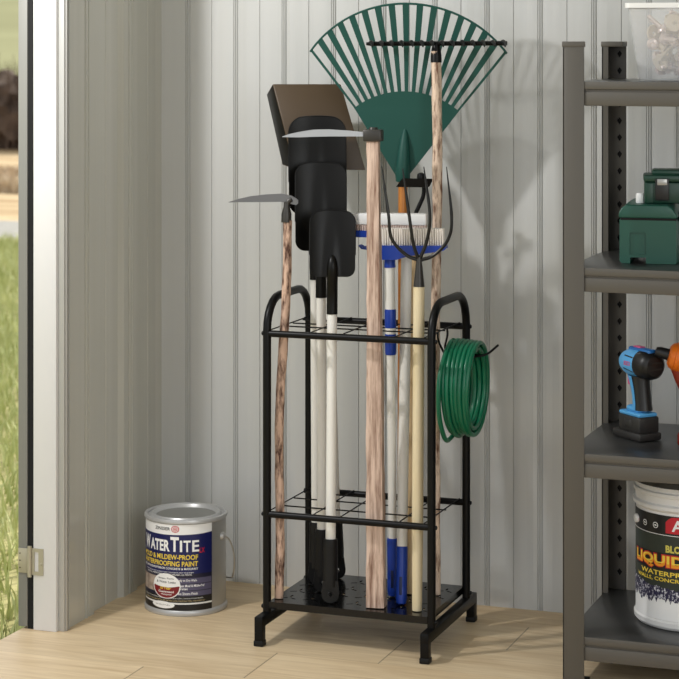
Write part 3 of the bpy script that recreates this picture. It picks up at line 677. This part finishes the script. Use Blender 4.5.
# the can faces the camera at -70 deg; label runs from its left limb to well right of the middle
CF0 = cyl_frame(PC, rc_ + 0.0003, R(-88))
def remap(x, P):
    for (a, b), (c, d) in zip(P, P[1:]):
        if x <= c or (c, d) == P[-1]: return b + (x - a) * (d - b) / (c - a)
UM = ((-0.2, -0.2), (-0.128, -0.128), (-0.06, -0.080), (0.0365, 0.0587), (0.0705, 0.0877)); VM = ((0, 0), (0.0125, 0.0115), (0.0235, 0.024), (0.038, 0.0405), (0.074, 0.085), (0.1575, 0.1665), (0.1755, 0.1833))
CF = lambda u, v, d=0: CF0(remap(u, UM), remap(v, VM), d)
CO = lambda u, v, d=0: CF(u + 0.0105, v, d)
lm = [M['pwhite'], M['pnavy'], M['pdnavy'], M['pblack'], M['yellow'], M['pred'], M['pdred'], M['pgrey'], M['pphoto'], M['pgold']]
lb = MB(); U0, U1 = -0.128, 0.0705
patch(lb, CF, U0, U1, 0.012, 0.1755, 0.0, 0, 60)
patch(lb, CF, U0, U1, 0.074, 0.157, 0.0004, 1, 60, lambda q: (0.074, 0.1575 - 0.004 * math.sin(q * 3.14)))
patch(lb, CF, U0, U1, 0.028, 0.0745, 0.0004, 2, 60)
patch(lb, CF, U0, U1, 0.0125, 0.0235, 0.0004, 3, 60)
patch(lb, CF, U0, U1, 0.0265, 0.038, 0.0006, 3, 60)
bold = 0.03
lb.text('ZINSSER', CF, -0.030, -0.005, 0.1625, 0.1695, 0.0006, 3, 0.01)
for k_, (rr, mi) in enumerate(((0.0072, 5), (0.0056, 0), (0.0042, 5), (0.0028, 0), (0.0016, 5))):
    patch(lb, CF, 0.0025 - rr * .8, 0.0025 + rr * .8, 0, 0, 0.0006 + 0.0002 * k_, mi, 20, lambda q, rr=rr: (0.1662 - rr * math.sqrt(max(0, 1 - (2 * q - 1) ** 2)), 0.1662 + rr * math.sqrt(max(0, 1 - (2 * q - 1) ** 2))))
lb.text('W', CF, -0.057, -0.0415, 0.1185, 0.1475, 0.0008, 0, 0.035)
lb.text('ATER', CF, -0.0405, -0.0055, 0.1195, 0.1430, 0.0008, 0, 0.035)
lb.text('T', CF, -0.0045, 0.0078, 0.1195, 0.1500, 0.0008, 0, 0.035)
lb.text('I', CF, 0.0092, 0.0124, 0.1195, 0.1430, 0.0008, 0, 0.0); lb.text('T', CF, 0.0142, 0.0242, 0.1195, 0.1430, 0.0008, 0, 0.02); lb.text('E', CF, 0.0262, 0.0362, 0.1195, 0.1430, 0.0008, 0, 0.02)
lb.text('LX', CF, 0.0370, 0.0500, 0.1165, 0.1270, 0.0010, 5, 0.02)
lb.text('MOLD & MILDEW-PROOF', CF, -0.060, 0.0345, 0.1030, 0.1135, 0.0008, 4, 0.022)
lb.text('WATERPROOFING PAINT', CF, -0.060, 0.0345, 0.0895, 0.1000, 0.0008, 4, 0.022)
lb.text('FOR INTERIOR/EXTERIOR CONCRETE & MASONRY', CF, -0.060, 0.0345, 0.0825, 0.0868, 0.0008, 0, 0.02)
lb.text('INTERIOR EXTERIOR PAINT FOR CONCRETE AND MASONRY', CF, -0.052, 0.0285, 0.0755, 0.0780, 0.0008, 0, 0.0)
lb.text('PINTURA IMPERMEABILIZANTE A PRUEBA DE MOHO', CF, -0.050, 0.0260, 0.0715, 0.0740, 0.0008, 0, 0.0)
patch(lb, CF, -0.110, -0.022, 0.043, 0.068, 0.0006, 8, 30)
for a_, b_ in ((0.0585, 0.0675), (0.0475, 0.0575), (0.0385, 0.0465)): patch(lb, CF, -0.012, U1 - .002, a_, b_, 0.0006, 7, 24)
lb.text('Apply to Dry Walls', CF, 0.004, 0.033, 0.0610, 0.0655, 0.0009, 0, 0.015); lb.text('10-Year Mold & Mildew-Proof', CF, 0.004, 0.049, 0.0530, 0.0570, 0.0009, 0, 0.015); lb.text('Guarantee', CF, 0.004, 0.020, 0.0482, 0.0522, 0.0009, 0, 0.015); lb.text('Two Sheens Finish', CF, 0.004, 0.034, 0.0402, 0.0446, 0.0009, 0, 0.015)
ell = lambda ry_, cy_: (lambda q: (cy_ - ry_ * math.sqrt(max(0, 1 - (2 * q - 1) ** 2)), cy_ + ry_ * math.sqrt(max(0, 1 - (2 * q - 1) ** 2))))
patch(lb, CO, -0.044, 0.000, 0, 0, 0.0010, 0, 30, ell(0.0205, 0.0535))
patch(lb, CO, -0.0425, -0.0015, 0, 0, 0.0012, 6, 30, lambda q: (0.0535 - 0.0192 * math.sqrt(max(0, 1 - (2 * q - 1) ** 2)), min(0.0545 - 0.003 * math.sin(3.14 * q), 0.0535 + 0.0192 * math.sqrt(max(0, 1 - (2 * q - 1) ** 2)))))
lb.text("Seeps, Peels", CO, -0.034, -0.010, 0.0640, 0.0675, 0.0013, 3, 0.01); lb.text("& Water Leaks", CO, -0.037, -0.007, 0.0585, 0.0620, 0.0013, 3, 0.01); lb.text('10 Year', CO, -0.031, -0.014, 0.0480, 0.0525, 0.0014, 4, 0.02); lb.text('Guaranteed', CO, -0.034, -0.010, 0.0430, 0.0465, 0.0014, 0, 0.02); lb.text('Waterproof', CO, -0.030, -0.013, 0.0385, 0.0415, 0.0014, 0, 0.02)
lb.text('FORMULATED TO WATERPROOF BASEMENTS, FOUNDATIONS, CONCRETE AND MASONRY', CF, -0.060, 0.046, 0.0330, 0.0352, 0.0008, 0, 0.0)
lb.text('PREVENTS THE GROWTH OF MOLD AND MILDEW ON THE PAINT FILM', CF, -0.055, 0.050, 0.0285, 0.0310, 0.0008, 9, 0.0)
patch(lb, CF, -0.036, 0.002, 0, 0, 0.0008, 0, 24, ell(0.0062, 0.0215))
lb.text('ONE GALLON (3.78 L)', CF, -0.029, -0.005, 0.0200, 0.0225, 0.0010, 3, 0.0)
lb.build('label', lm, can, smooth=0, weld=False)
# ear and bail handle at the right
ea = R(-3); ed = V((math.cos(ea), math.sin(ea), 0)); tn = V((-math.sin(ea), math.cos(ea), 0))
MB().lathe([(0.0085, -0.001), (0.0082, 0.003), (0.006, 0.006), (0.003, 0.0075)], PC + ed * rc_ + V((0, 0, 0.150)), ed, 20).build('ear', M['tinrim'], can)
e1 = PC + ed * (rc_ + 0.006) + V((0, 0, 0.150)); MB().lathe([(0.0085, -0.001), (0.0082, 0.003), (0.006, 0.006), (0.003, 0.0075)], PC - ed * rc_ + V((0, 0, 0.150)), -ed, 20).build('ear', M['tinrim'], can)
e2 = PC - ed * (rc_ + 0.006) + V((0, 0, 0.150)); HP = ((4, .006, -.006), (8, .011, -.022), (11, .014, -.044), (13, .013, -.066), (19, .008, -.086), (42, .004, -.100), (90, .004, -.104))
half = [PC + (ed * math.cos(R(a)) + tn * math.sin(R(a))) * (rc_ + 0.006 + e) + V((0, 0, 0.150 + z)) for a, e, z in HP]
other = [PC + (-ed * math.cos(R(a)) + tn * math.sin(R(a))) * (rc_ + 0.006 + e) + V((0, 0, 0.150 + z)) for a, e, z in HP[:-1]]
MB().tube(smoothpath([e1] + half + other[::-1] + [e2], 4), 0.0015, 8).build('bail_handle', M['wire'], can)

# ---------------------------------------------------------------- shelving unit
SX0, SX1, SY0, SY1, SH = 0.998, 1.748, -0.4525, -0.102, 1.148
SU = thing('shelving_unit', 'dark grey boltless metal shelving unit along the right of the back wall', 'shelving unit', ((SX0 + SX1) / 2, -0.30, 0))
PW, PT = 0.039, 0.0022
def diamonds(z0, z1, c):
    out = []; z = z0
    while z < z1: out.append([(c - 0.0052, z), (c, z - 0.0085), (c + 0.0052, z), (c, z + 0.0065)]); z += 0.0325
    return out
for px_, sx in ((SX0, 1), (SX1, -1)):
    for py_, sy in ((SY0, 1), (SY1, -1)):
        p = MB(); x0, x1 = sorted((px_, px_ + sx * PW)); fx = plane((0, py_, 0), 0)
        hl = [] if sy == 1 else diamonds(0.12, SH - 0.01, px_ + sx * 0.0265)
        if sy == 1: p.box((x0, py_, 0), (x1, py_ + PT, SH), 0.0008)
        else: p.flat([(x0, 0), (x1, 0), (x1, SH), (x0, SH)], hl, fx, 0, PT)
        xs = sorted((px_, px_ + sx * PT)); ys = sorted((py_, py_ + sy * PW)); p.box((xs[0], ys[0], 0), (xs[1], ys[1], SH))
        if sy == -1:
            p.box((x0, py_ + 0.0012, 0), (x1, py_ + 0.003, SH), mi=1); xs = sorted((px_, px_ + sx * 0.0125)); p.box((xs[0], py_ - PW, 0), (xs[1], py_ - PW + PT, SH))  # backing coloured black to paint in the shade inside the post holes
        po = p.build('post', [M['rackgrey'], M['gasket_and_hole_shade']], SU)
        pcp = MB().box((x0 - 0.0015, py_ - (0.0015 if sy == 1 else PW + .0015), SH - 0.007), (x1 + 0.0015, py_ + (0.004 if sy == 1 else 0.0045), SH + 0.003), 0.001)
        pcp.box((xs[0] - 0.0015, min(ys), SH - 0.007), (xs[1] + 0.0015, max(ys) + 0.0015, SH + 0.003), 0.001); pcp.build('post_cap', M['rackgrey'], po)
        MB().box((x0 - 0.002, min(ys) - 0.002, 0), (x1 + 0.002, max(ys) + 0.002, 0.004), 0.001).build('post_foot', M['blackm'], po)
SZ = (1.079, 0.746, 0.4135, 0.086)
for z in SZ:
    d = MB(); d.box((SX0 + 0.003, SY0 + 0.003, z - 0.014), (SX1 - 0.003, SY1 - 0.003, z), 0.0015)
    dk = d.build('shelf', M['shelfd'], SU)
    for y0, y1 in ((SY0 + 0.0024, SY0 + 0.016), (SY1 - 0.016, SY1 - 0.0024)):
        b_ = MB(); b_.box((SX0 + PW * 0.98, y0, z - 0.043), (SX1 - PW * 0.98, y1, z - 0.018), 0.0015); b_.box((SX0 + PW * .98, y0 + (0.003 if y0 < -.3 else 0), z - 0.019), (SX1 - PW * .98, y1 - (0 if y0 < -.3 else 0.003), z - 0.012)); b_.box((SX0 + PW * .98, y0 - (0.001 if y0 < -.3 else 0), z - 0.0135), (SX1 - PW * .98, y1 + (0 if y0 < -.3 else .001), z - 0.0002), 0.001); b_.build('beam', M['rackgrey'], dk)
    for x0, x1 in ((SX0 + 0.0026, SX0 + 0.014), (SX1 - 0.014, SX1 - 0.0026)):
        MB().box((x0, SY0 + PW, z - 0.043), (x1, SY1 - PW, z - 0.0005), 0.001).build('side_beam', M['rackgrey'], dk)

# clear bin of fasteners on the top shelf
BZ = SZ[0] + 0.0006; bc = V((1.213, -0.300, BZ))
bn = thing('storage_bin', 'frosted clear plastic bin of metal fasteners on the top shelf', 'bin', bc)
def rrect(hx, hy, r, n=6):
    out = []
    for cx, cy, a in ((hx - r, hy - r, 0), (-hx + r, hy - r, 90), (-hx + r, -hy + r, 180), (hx - r, -hy + r, 270)): out += [(cx + r * math.cos(R(a + 90 * i / n)), cy + r * math.sin(R(a + 90 * i / n))) for i in range(n + 1)]
    return out
def rings(mb, lst, mi=0, cap0=True, cap1=False):
    n_ = len(lst[0]); vs_ = [p for l_ in lst for p in l_]; fs = [(i * n_ + j, i * n_ + (j + 1) % n_, (i + 1) * n_ + (j + 1) % n_, (i + 1) * n_ + j) for i in range(len(lst) - 1) for j in range(n_)]
    if cap0: fs.append(tuple(range(n_))[::-1])
    if cap1: fs.append(tuple((len(lst) - 1) * n_ + j for j in range(n_)))
    return mb.add(vs_, fs, mi)
bw0, bw1, bh = 0.098, 0.114, 0.140
rg = lambda hx, hy, z: [bc + V((x, y, z)) for x, y in rrect(hx, hy, 0.014)]
ti = 0.0018
rings(MB(), [rg(bw0, 0.07, 0), rg(bw1, 0.088, bh), rg(bw1 - ti, 0.088 - ti, bh), rg(bw0 - ti, 0.07 - ti, ti)], cap0=True, cap1=True).build('tub', M['clear'], bn)
rings(MB(), [rg(bw1 + 0.0005, 0.0885, bh - 0.008), rg(bw1 + 0.004, 0.092, bh - 0.008), rg(bw1 + 0.004, 0.092, bh + 0.001), rg(bw1 - 0.003, 0.085, bh + 0.001), rg(bw1 - 0.003, 0.085, bh - 0.002)], cap0=False).build('rim', M['white'], bn)

def disc(mb): mb.lathe([(0.004, 0), (0.0155, 0), (0.0165, 0.001), (0.0165, 0.003), (0.0155, 0.004), (0.004, 0.004), (0.004, 0)], n=20, cap=False)
def bolt(mb): mb.lathe([(0.0005, 0), (0.0105, 0), (0.0115, 0.002), (0.009, 0.005), (0.0045, 0.006), (0.0042, 0.036), (0.001, 0.038)], n=14)
def nut(mb): mb.lathe([(0.005, 0), (0.0115, 0), (0.0115, 0.007), (0.005, 0.007), (0.005, 0)], n=6, cap=False)
protos = []
for nm, fnc, m_ in (('washer', disc, M['screw2']), ('bolt', bolt, M['screw']), ('hex_nut', nut, M['screw'])):
    b_ = MB(); fnc(b_); protos.append((nm, b_.build(nm, m_)))
rnd = random.Random(21); used = [False] * 3; placed = []
LBL = {'washer': 'round cream metal washer in the heap inside the clear bin', 'bolt': 'short pinkish metal bolt in the heap inside the clear bin', 'hex_nut': 'six sided pinkish nut in the heap inside the clear bin'}
for i in range(900):
    if len(placed) >= 96: break
    z = rnd.uniform(0.016, 0.112); q = z / bh; hx = bw0 + (bw1 - bw0) * q - 0.022; hy = 0.07 + 0.018 * q - 0.028
    hx *= 1 - 0.25 * max(0, (z - 0.08) / 0.032)
    p = bc + V((rnd.uniform(-hx, hx), rnd.uniform(-hy, hy * 0.4), z))
    if any((p - o_).length < 0.0165 for o_ in placed): continue
    placed.append(p); kk = rnd.choice((0, 0, 1, 1, 2))
    nm, src = protos[kk]
    if used[kk]: o = src.copy(); COL.objects.link(o)
    else: o = src; used[kk] = True
    o.location = p; o.rotation_euler = (rnd.uniform(0.3, 1.9), rnd.uniform(-0.8, 0.8), rnd.uniform(-1.4, 1.4))
    tag(o, LBL[nm], {'washer': 'washer', 'bolt': 'bolt', 'hex_nut': 'nut'}[nm], {'washer': 'washers in the clear bin', 'bolt': 'bolts in the clear bin', 'hex_nut': 'nuts in the clear bin'}[nm])

# big green toolbox, small green toolbox on it, white cap
def boxm(o, ang): 
    c, s_ = math.cos(R(ang)), math.sin(R(ang)); return Matrix(((c, -s_, 0, o[0]), (s_, c, 0, o[1]), (0, 0, 1, o[2]), (0, 0, 0, 1)))
tz = SZ[1] + 0.0006; m4 = boxm((1.0800, -0.356, tz), 7)      # front left foot corner, x to the right along the end face, y to the back
tb = thing('toolbox', 'large green plastic toolbox with recessed end panel on the second shelf', 'toolbox', (1.13, -0.26, tz))
bw, bd_, bhh = 0.103, 0.170, 0.080
body = MB()
fe = lambda u, v, d=0: m4 @ V((u, -d, v))
ol = [(0.004, 0), (0.019, 0), (0.0195, 0.011), (0.0475, 0.011), (0.048, 0), (bw - 0.002, 0), (bw, 0.002), (bw, bhh), (0, bhh), (0, 0.004)]
body.flat(ol, [[(0.0185, 0.016), (0.0475, 0.016), (0.0475, 0.056), (0.0185, 0.056)]], fe, -0.006, 0.0)
body.flat(ol, [], fe, -bd_, -0.006); body.flat([(0.0185, 0.016), (0.0475, 0.016), (0.0475, 0.056), (0.0185, 0.056)], [], fe, -0.007, -0.0035)
body.box((bw - 0.002, 0.02, 0.0), (bw + 0.0015, bd_ - 0.01, bhh - 0.004), 0.001, mtx=m4)
body.build('body', M['tbgreen'], tb, smooth=30)
ld = MB(); prof = [(-0.0015, bhh + 0.0025), (bw + 0.0015, bhh + 0.0025), (bw + 0.0015, bhh + 0.008), (bw - 0.008, bhh + 0.022), (bw - 0.016, bhh + 0.027), (0.014, bhh + 0.027), (0.004, bhh + 0.022), (-0.0015, bhh + 0.012)]
bm = bmesh.new(); vv = [bm.verts.new(fe(u, v, 0.0015)) for u, v in prof] + [bm.verts.new(fe(u, v, -bd_)) for u, v in prof]; k_ = len(prof)
bm.faces.new(vv[:k_]); bm.faces.new(vv[k_:][::-1])
for i in range(k_): bm.faces.new((vv[i], vv[i + k_], vv[(i + 1) % k_ + k_], vv[(i + 1) % k_]))
bmesh.ops.recalc_face_normals(bm, faces=bm.faces); bmesh.ops.bevel(bm, geom=list(bm.edges), offset=0.003, segments=3, profile=0.5, affect='EDGES'); ld.addbm(bm)
ld.build('lid', M['tbgreen'], tb, smooth=40)
MB().box((0.002, -0.0005, bhh - 0.001), (bw - 0.001, bd_ - 0.002, bhh + 0.004), mtx=m4).build('seal', M['gasket_and_hole_shade'], tb)
lt = MB(); lt.box((bw + 0.0005, 0.045, bhh - 0.03), (bw + 0.006, 0.085, bhh + 0.012), 0.002, mtx=m4); lt.build('latch', M['drblack'], tb)
tz2 = tz + bhh + 0.0275; m5 = boxm((1.1185, -0.322, tz2), 12)
sb = thing('toolbox', 'small dark green toolbox with black latch on top of the larger one', 'toolbox', (1.16, -0.28, tz2))
b_ = MB(); b_.box((0, 0, 0.0), (0.090, 0.085, 0.039), 0.004, mtx=m5); b_.box((0.004, -0.0015, 0.0005), (0.016, 0.01, 0.037), 0.001, mtx=m5); b_.build('body', M['tbdark'], sb)
b_ = MB(); b_.box((-0.0015, -0.0015, 0.0395), (0.0915, 0.0865, 0.052), 0.004, mtx=m5); b_.box((0.014, 0.012, 0.050), (0.078, 0.074, 0.061), 0.005, mtx=m5); lid5 = b_.build('lid', M['tbdark'], sb)
la = MB(); la.box((0.020, -0.0065, 0.006), (0.045, -0.0012, 0.046), 0.0015, mtx=m5); la.build('latch', M['drblack'], sb)
la = MB(); la.box((0.0235, -0.0085, 0.034), (0.0415, -0.0055, 0.0455), 0.001, mtx=m5); la.build('latch_tab', M['tin'], sb)
wc = m4 @ V((0.0335, 0.042, bhh + 0.0275))
tag(MB().lathe([(0.0070, 0), (0.0076, 0.001), (0.0076, 0.014), (0.0062, 0.018), (0.002, 0.019)], wc, n=24).build('bottle_cap', M['white']), 'small white cap standing on the large green toolbox', 'cap')

# blue impact driver on the third shelf
dz = SZ[2] + 0.0006; dc = V((1.099, -0.275, dz))
dr = thing('impact_driver', 'blue and black cordless impact driver on the third shelf', 'impact driver', dc)
A_ = R(138); ax = V((math.cos(A_), math.sin(A_), 0)); sd = V((-ax.y, ax.x, 0))         # nose direction, side
D = lambda f, s_, z: dc + ax * f + sd * s_ + V((0, 0, z))
dm = Matrix(((ax.x, sd.x, 0, dc.x), (ax.y, sd.y, 0, dc.y), (0, 0, 1, dc.z), (0, 0, 0, 1)))
b_ = MB(); b_.box((-0.036, -0.026, 0), (0.050, 0.026, 0.015), 0.004, mtx=dm); b_.box((-0.032, -0.023, 0.014), (0.034, 0.023, 0.044), 0.004, mtx=dm); b_.box((-0.008, -0.0245, 0.022), (0.016, 0.0245, 0.038), 0.003, mtx=dm)
b_.build('battery', M['drgrey'], dr)
b_ = MB(); b_.box((-0.030, -0.021, 0.043), (0.036, 0.021, 0.051), 0.004, mtx=dm); b_.box((-0.020, -0.017, 0.050), (0.020, 0.017, 0.062), 0.006, mtx=dm); b_.build('base_collar', M['drblue'], dr)
b_ = MB(); hz = (0.055, 0.067, 0.080, 0.092, 0.104, 0.117)
ovs = []
for i, z in enumerate(hz):
    cx = -0.012 + 0.020 * (i / 5) ** 1.5 * 0.6; rx = (0.020, 0.0185, 0.0185, 0.0195, 0.021, 0.024)[i]; ry = (0.0175, 0.0165, 0.0165, 0.0165, 0.017, 0.018)[i]
    ovs.append([D(cx + rx * math.cos(R(q * 20)), ry * math.sin(R(q * 20)), z) for q in range(18)])
rings(b_, ovs, cap1=True); b_.build('grip', M['drblack'], dr)
b_ = MB(); ovs = []
for i, z in enumerate(hz):
    cx = -0.012 + 0.020 * (i / 5) ** 1.5 * 0.6; rx = (0.020, 0.0185, 0.0185, 0.0195, 0.021, 0.024)[i] + 0.0012; ry = (0.0175, 0.0165, 0.0165, 0.0165, 0.017, 0.018)[i] + 0.001
    ovs.append([D(cx + rx * math.cos(R(q)), ry * math.sin(R(q)), z) for q in range(-92, 93, 8)] + [D(cx + (rx - .004) * math.cos(R(q)), (ry - .003) * math.sin(R(q)), z) for q in range(88, -90, -8)])
rings(b_, ovs, cap1=True); b_.build('front_strip', M['drblue'], dr)
MB().box((0.014, -0.006, 0.096), (0.030, 0.006, 0.118), 0.004, mtx=dm).build('trigger', M['pink'], dr)
zc = 0.140
b_ = MB(); b_.lathe([(0.010, -0.044), (0.019, -0.043), (0.0245, -0.038), (0.0270, -0.029), (0.0272, -0.010), (0.0255, -0.002)], D(-0.008, 0, zc), ax, 36); b_.build('motor_cap', M['drblack'], dr)
for zz in (-0.006, 0.006):
    MB().tube([D(-0.0515, -0.014, zc + zz), D(-0.0515, 0.014, zc + zz)], 0.0016, 8).build('vent', M['drgrey'], dr)
b_ = MB(); b_.lathe([(0.0258, -0.006), (0.0268, 0.0), (0.0268, 0.022), (0.0235, 0.034), (0.0185, 0.046), (0.012, 0.050)], D(-0.008, 0, zc), ax, 36); hb_ = b_.build('gear_housing', M['drblue'], dr)
b_ = MB(); b_.box((-0.046, -0.010, zc + 0.020), (0.022, 0.010, zc + 0.0295), 0.004, mtx=dm); b_.build('top_plate', M['drdblue'], dr)
MB().box((-0.012, -0.006, zc + 0.0285), (0.010, 0.006, zc + 0.0315), 0.001, mtx=dm).build('top_badge', M['pink'], dr)
MB().lathe([(0.010, 0.048), (0.0095, 0.056), (0.007, 0.062), (0.0055, 0.066)], D(-0.008, 0, zc), ax, 24).build('nose', M['drblack'], dr)
st = MB()
SF = lambda u, v, d=0: D(-0.008, 0, zc) + ax * (-u) + (sd * math.cos((v) / 0.0268) + V((0, 0, 1)) * math.sin(v / 0.0268)) * (0.0268 + d)
# black trim lines and lettering on the side that faces the camera
for v0, v1, e0, e1_ in ((0.012, 0.0145, 0.014, 0.0165), (-0.016, -0.0135, -0.010, -0.0075)):
    st.add([SF(-0.022, e0, .0004), SF(0.004, v0, .0004), SF(0.004, v1, .0004), SF(-0.022, e1_, .0004)], [(0, 1, 2, 3)], 0)
st.text('BOSCH', SF, -0.0190, 0.0005, -0.003, 0.005, 0.0005, 1, 0.03)
st.build('side_print', [M['drblack'], M['pink']], hb_, smooth=0, weld=False)

# orange drill entering at the right edge of the third shelf
oc = V((1.190, -0.305, dz)); od = thing('power_drill', 'orange drill with black chuck right of the blue driver', 'drill', oc)
A2 = R(192); ax = V((math.cos(A2) * 0.97, math.sin(A2) * 0.97, 0.24)).normalized(); sd = ax.cross(V((0, 0, 1))).normalized()
HC = oc + V((-0.008, 0, 0.158))
MB().lathe([(0.018, -0.060), (0.024, -0.055), (0.026, -0.02), (0.027, 0.0), (0.026, 0.010), (0.022, 0.018), (0.016, 0.022)], HC, ax, 36).build('motor_housing', M['dorange'], od)
MB().lathe([(0.0125, 0.020), (0.0105, 0.024), (0.0105, 0.038), (0.008, 0.046), (0.003, 0.047)], HC, ax, 24).build('chuck', M['drblack'], od)
rg_ = MB()
for q in (0.002, 0.010, -0.006): rg_.lathe([(0.0255, q - 0.001), (0.0276 - 0.0006 * abs(q) * 100, q), (0.0255, q + 0.001)], HC, ax, 36, cap=False)
rg_.build('housing_ring', M['dorange'], od)
MB().tube(smoothpath([HC + V((-0.004, 0, -0.018)), HC + V((0.006, 0.002, -0.045)), HC + V((0.026, 0.004, -0.09)), HC + V((0.040, 0.004, -0.137))], 6), [0.014] * 6 + [0.0135] * 6 + [0.013] * 7, 18).build('handle', M['dred'], od)
b_ = MB(); b_.box((oc.x - 0.010, oc.y - 0.026, dz), (oc.x + 0.058, oc.y + 0.030, dz + 0.026), 0.006); b_.build('battery', M['dred'], od)
up_ = ax.cross(sd); st = MB(); s0 = HC - ax * 0.014
cs = (V((0.342, -0.94, 0)) - V((0.342, -0.94, 0)).dot(ax) * ax).normalized(); cu_ = ax.cross(cs) * -1
if cu_.z < 0: cu_ = -cu_
ST = lambda u, v, d=0: s0 - ax * u + (cs * math.cos(v / 0.0265) + cu_ * math.sin(v / 0.0265)) * (0.0272 + d)
patch(st, lambda u, v, d=0: ST(v, u, d), -0.010, 0.008, -0.012, 0.016, 0.0, 0, 8); patch(st, lambda u, v, d=0: ST(v, u, d), -0.003, 0.002, -0.006, 0.010, 0.0006, 1, 4)
st.build('sticker', [M['yellow'], M['drblack']], od, smooth=0, weld=False)

# pail on the bottom shelf
pz_ = SZ[3] + 0.0006; pc = V((1.1975, -0.262, pz_)); pr_ = 0.107
pa = thing('pail', 'white pail with black liquid rubber label on the bottom shelf', 'pail', pc)
b_ = MB(); b_.lathe([(pr_ - 0.010, 0.0), (pr_ - 0.003, 0.001), (pr_ + 0.001, 0.006), (pr_ + 0.0015, 0.014), (pr_ - 0.002, 0.017), (pr_ - 0.002, 0.212), (pr_, 0.214), (pr_ + 0.0035, 0.217), (pr_ + 0.0035, 0.223), (pr_ - 0.001, 0.226), (pr_ - 0.001, 0.238), (pr_ + 0.002, 0.240), (pr_ + 0.002, 0.246), (pr_ - 0.001, 0.248), (pr_ - 0.001, 0.256), (pr_ - 0.003, 0.262)], pc, n=80); b_.build('pail_body', M['pail'], pa)
MB().lathe([(pr_ - 0.001, 0.256), (pr_ + 0.003, 0.257), (pr_ + 0.003, 0.266), (pr_ - 0.002, 0.269), (pr_ - 0.006, 0.266), (0.001, 0.264)], pc, n=72).build('pail_lid', M['drblack'], pa)
PF = cyl_frame(pc, pr_ - 0.0015, R(-80)); lb = MB(); lm2 = [M['pwhite'], M['pdgreen'], M['pred'], M['porange'], M['yellow'], M['ptan'], M['pmemb'], M['pblack'], M['pgrey']]
q0, q1 = -0.175, 0.175
patch(lb, PF, q0, q1, 0.062, 0.207, 0.0, 1, 60); patch(lb, PF, q0, q1, 0.172, 0.2075, 0.0003, 7, 60); patch(lb, PF, q0, q1, 0.1715, 0.1725, 0.0006, 0, 60)
rr_ = random.Random(2); drip = [0.052 + rr_.uniform(-0.006, 0.006) for _ in range(121)]
patch(lb, PF, q0, q1, 0.05, 0.092, 0.0004, 6, 120, lambda q: (drip[int(q * 119)], 0.088 - 0.016 * math.sin(q * 3.14) + 0.004 * rr_.random()))
patch(lb, PF, -0.050, 0.05, 0.176, 0.206, 0.0007, 2, 16, lambda q: (0.176, 0.206 - 0.010 * (1 - min(1, q * 6)) ** 2))
lb.text('AMES', PF, -0.038, 0.040, 0.180, 0.201, 0.0010, 0, 0.02)
for u in (-0.128, -0.100, -0.072): 
    patch(lb, PF, u - 0.006, u + 0.006, 0, 0, 0.0006, 0, 16, ell(0.0055, 0.1875)); patch(lb, PF, u - 0.0046, u + 0.0046, 0, 0, 0.0008, 1 if u != -0.128 else 2, 16, ell(0.0042, 0.1875)); patch(lb, PF, u - 0.0025, u + 0.0025, 0.1865, 0.1885, 0.0010, 0, 4)
lb.text('BLOCK & WALL', PF, -0.050, 0.064, 0.1410, 0.1545, 0.0008, 5, 0.045)
LR = lambda u, v, d=0: PF(u, v + 0.05 * (u + 0.11) * 0.0 , d)
patch(lb, PF, -0.140, 0.140, 0.108, 0.139, 0.00055, 7, 50)
lb.text('LIQUID RUBBER', PF, -0.1345, 0.133, 0.1085, 0.1375, 0.0008, 2, 0.07); lb.text('LIQUID RUBBER', PF, -0.1325, 0.1315, 0.1105, 0.1355, 0.0010, 3, 0.045); lb.text('LIQUID RUBBER', PF, -0.1318, 0.1310, 0.1175, 0.1350, 0.0013, 4, 0.01); 
lb.text('WATERPROOFS & SEALS', PF, -0.112, 0.108, 0.0975, 0.1062, 0.0008, 4, 0.02); lb.text('WALLS, CONCRETE, INSULATED FORMS', PF, -0.126, 0.126, 0.0865, 0.0945, 0.0008, 4, 0.02)
patch(lb, PF, q0, q1, 0.018, 0.054, -0.0001, 0, 60)
lb.text('ONE GALLON', PF, -0.022, 0.022, 0.0505, 0.0545, 0.0012, 8, 0.0)
lb.build('label', lm2, pa, smooth=0, weld=False)
ea = R(-70 - 82); ed = V((math.cos(ea), math.sin(ea), 0))
MB().lathe([(0.008, -0.002), (0.008, 0.003), (0.005, 0.005)], pc + ed * pr_ + V((0, 0, 0.188)), ed, 16).build('ear', M['pail'], pa)
MB().lathe([(0.008, -0.002), (0.008, 0.003), (0.005, 0.005)], pc - ed * pr_ + V((0, 0, 0.188)), -ed, 16).build('ear', M['pail'], pa)
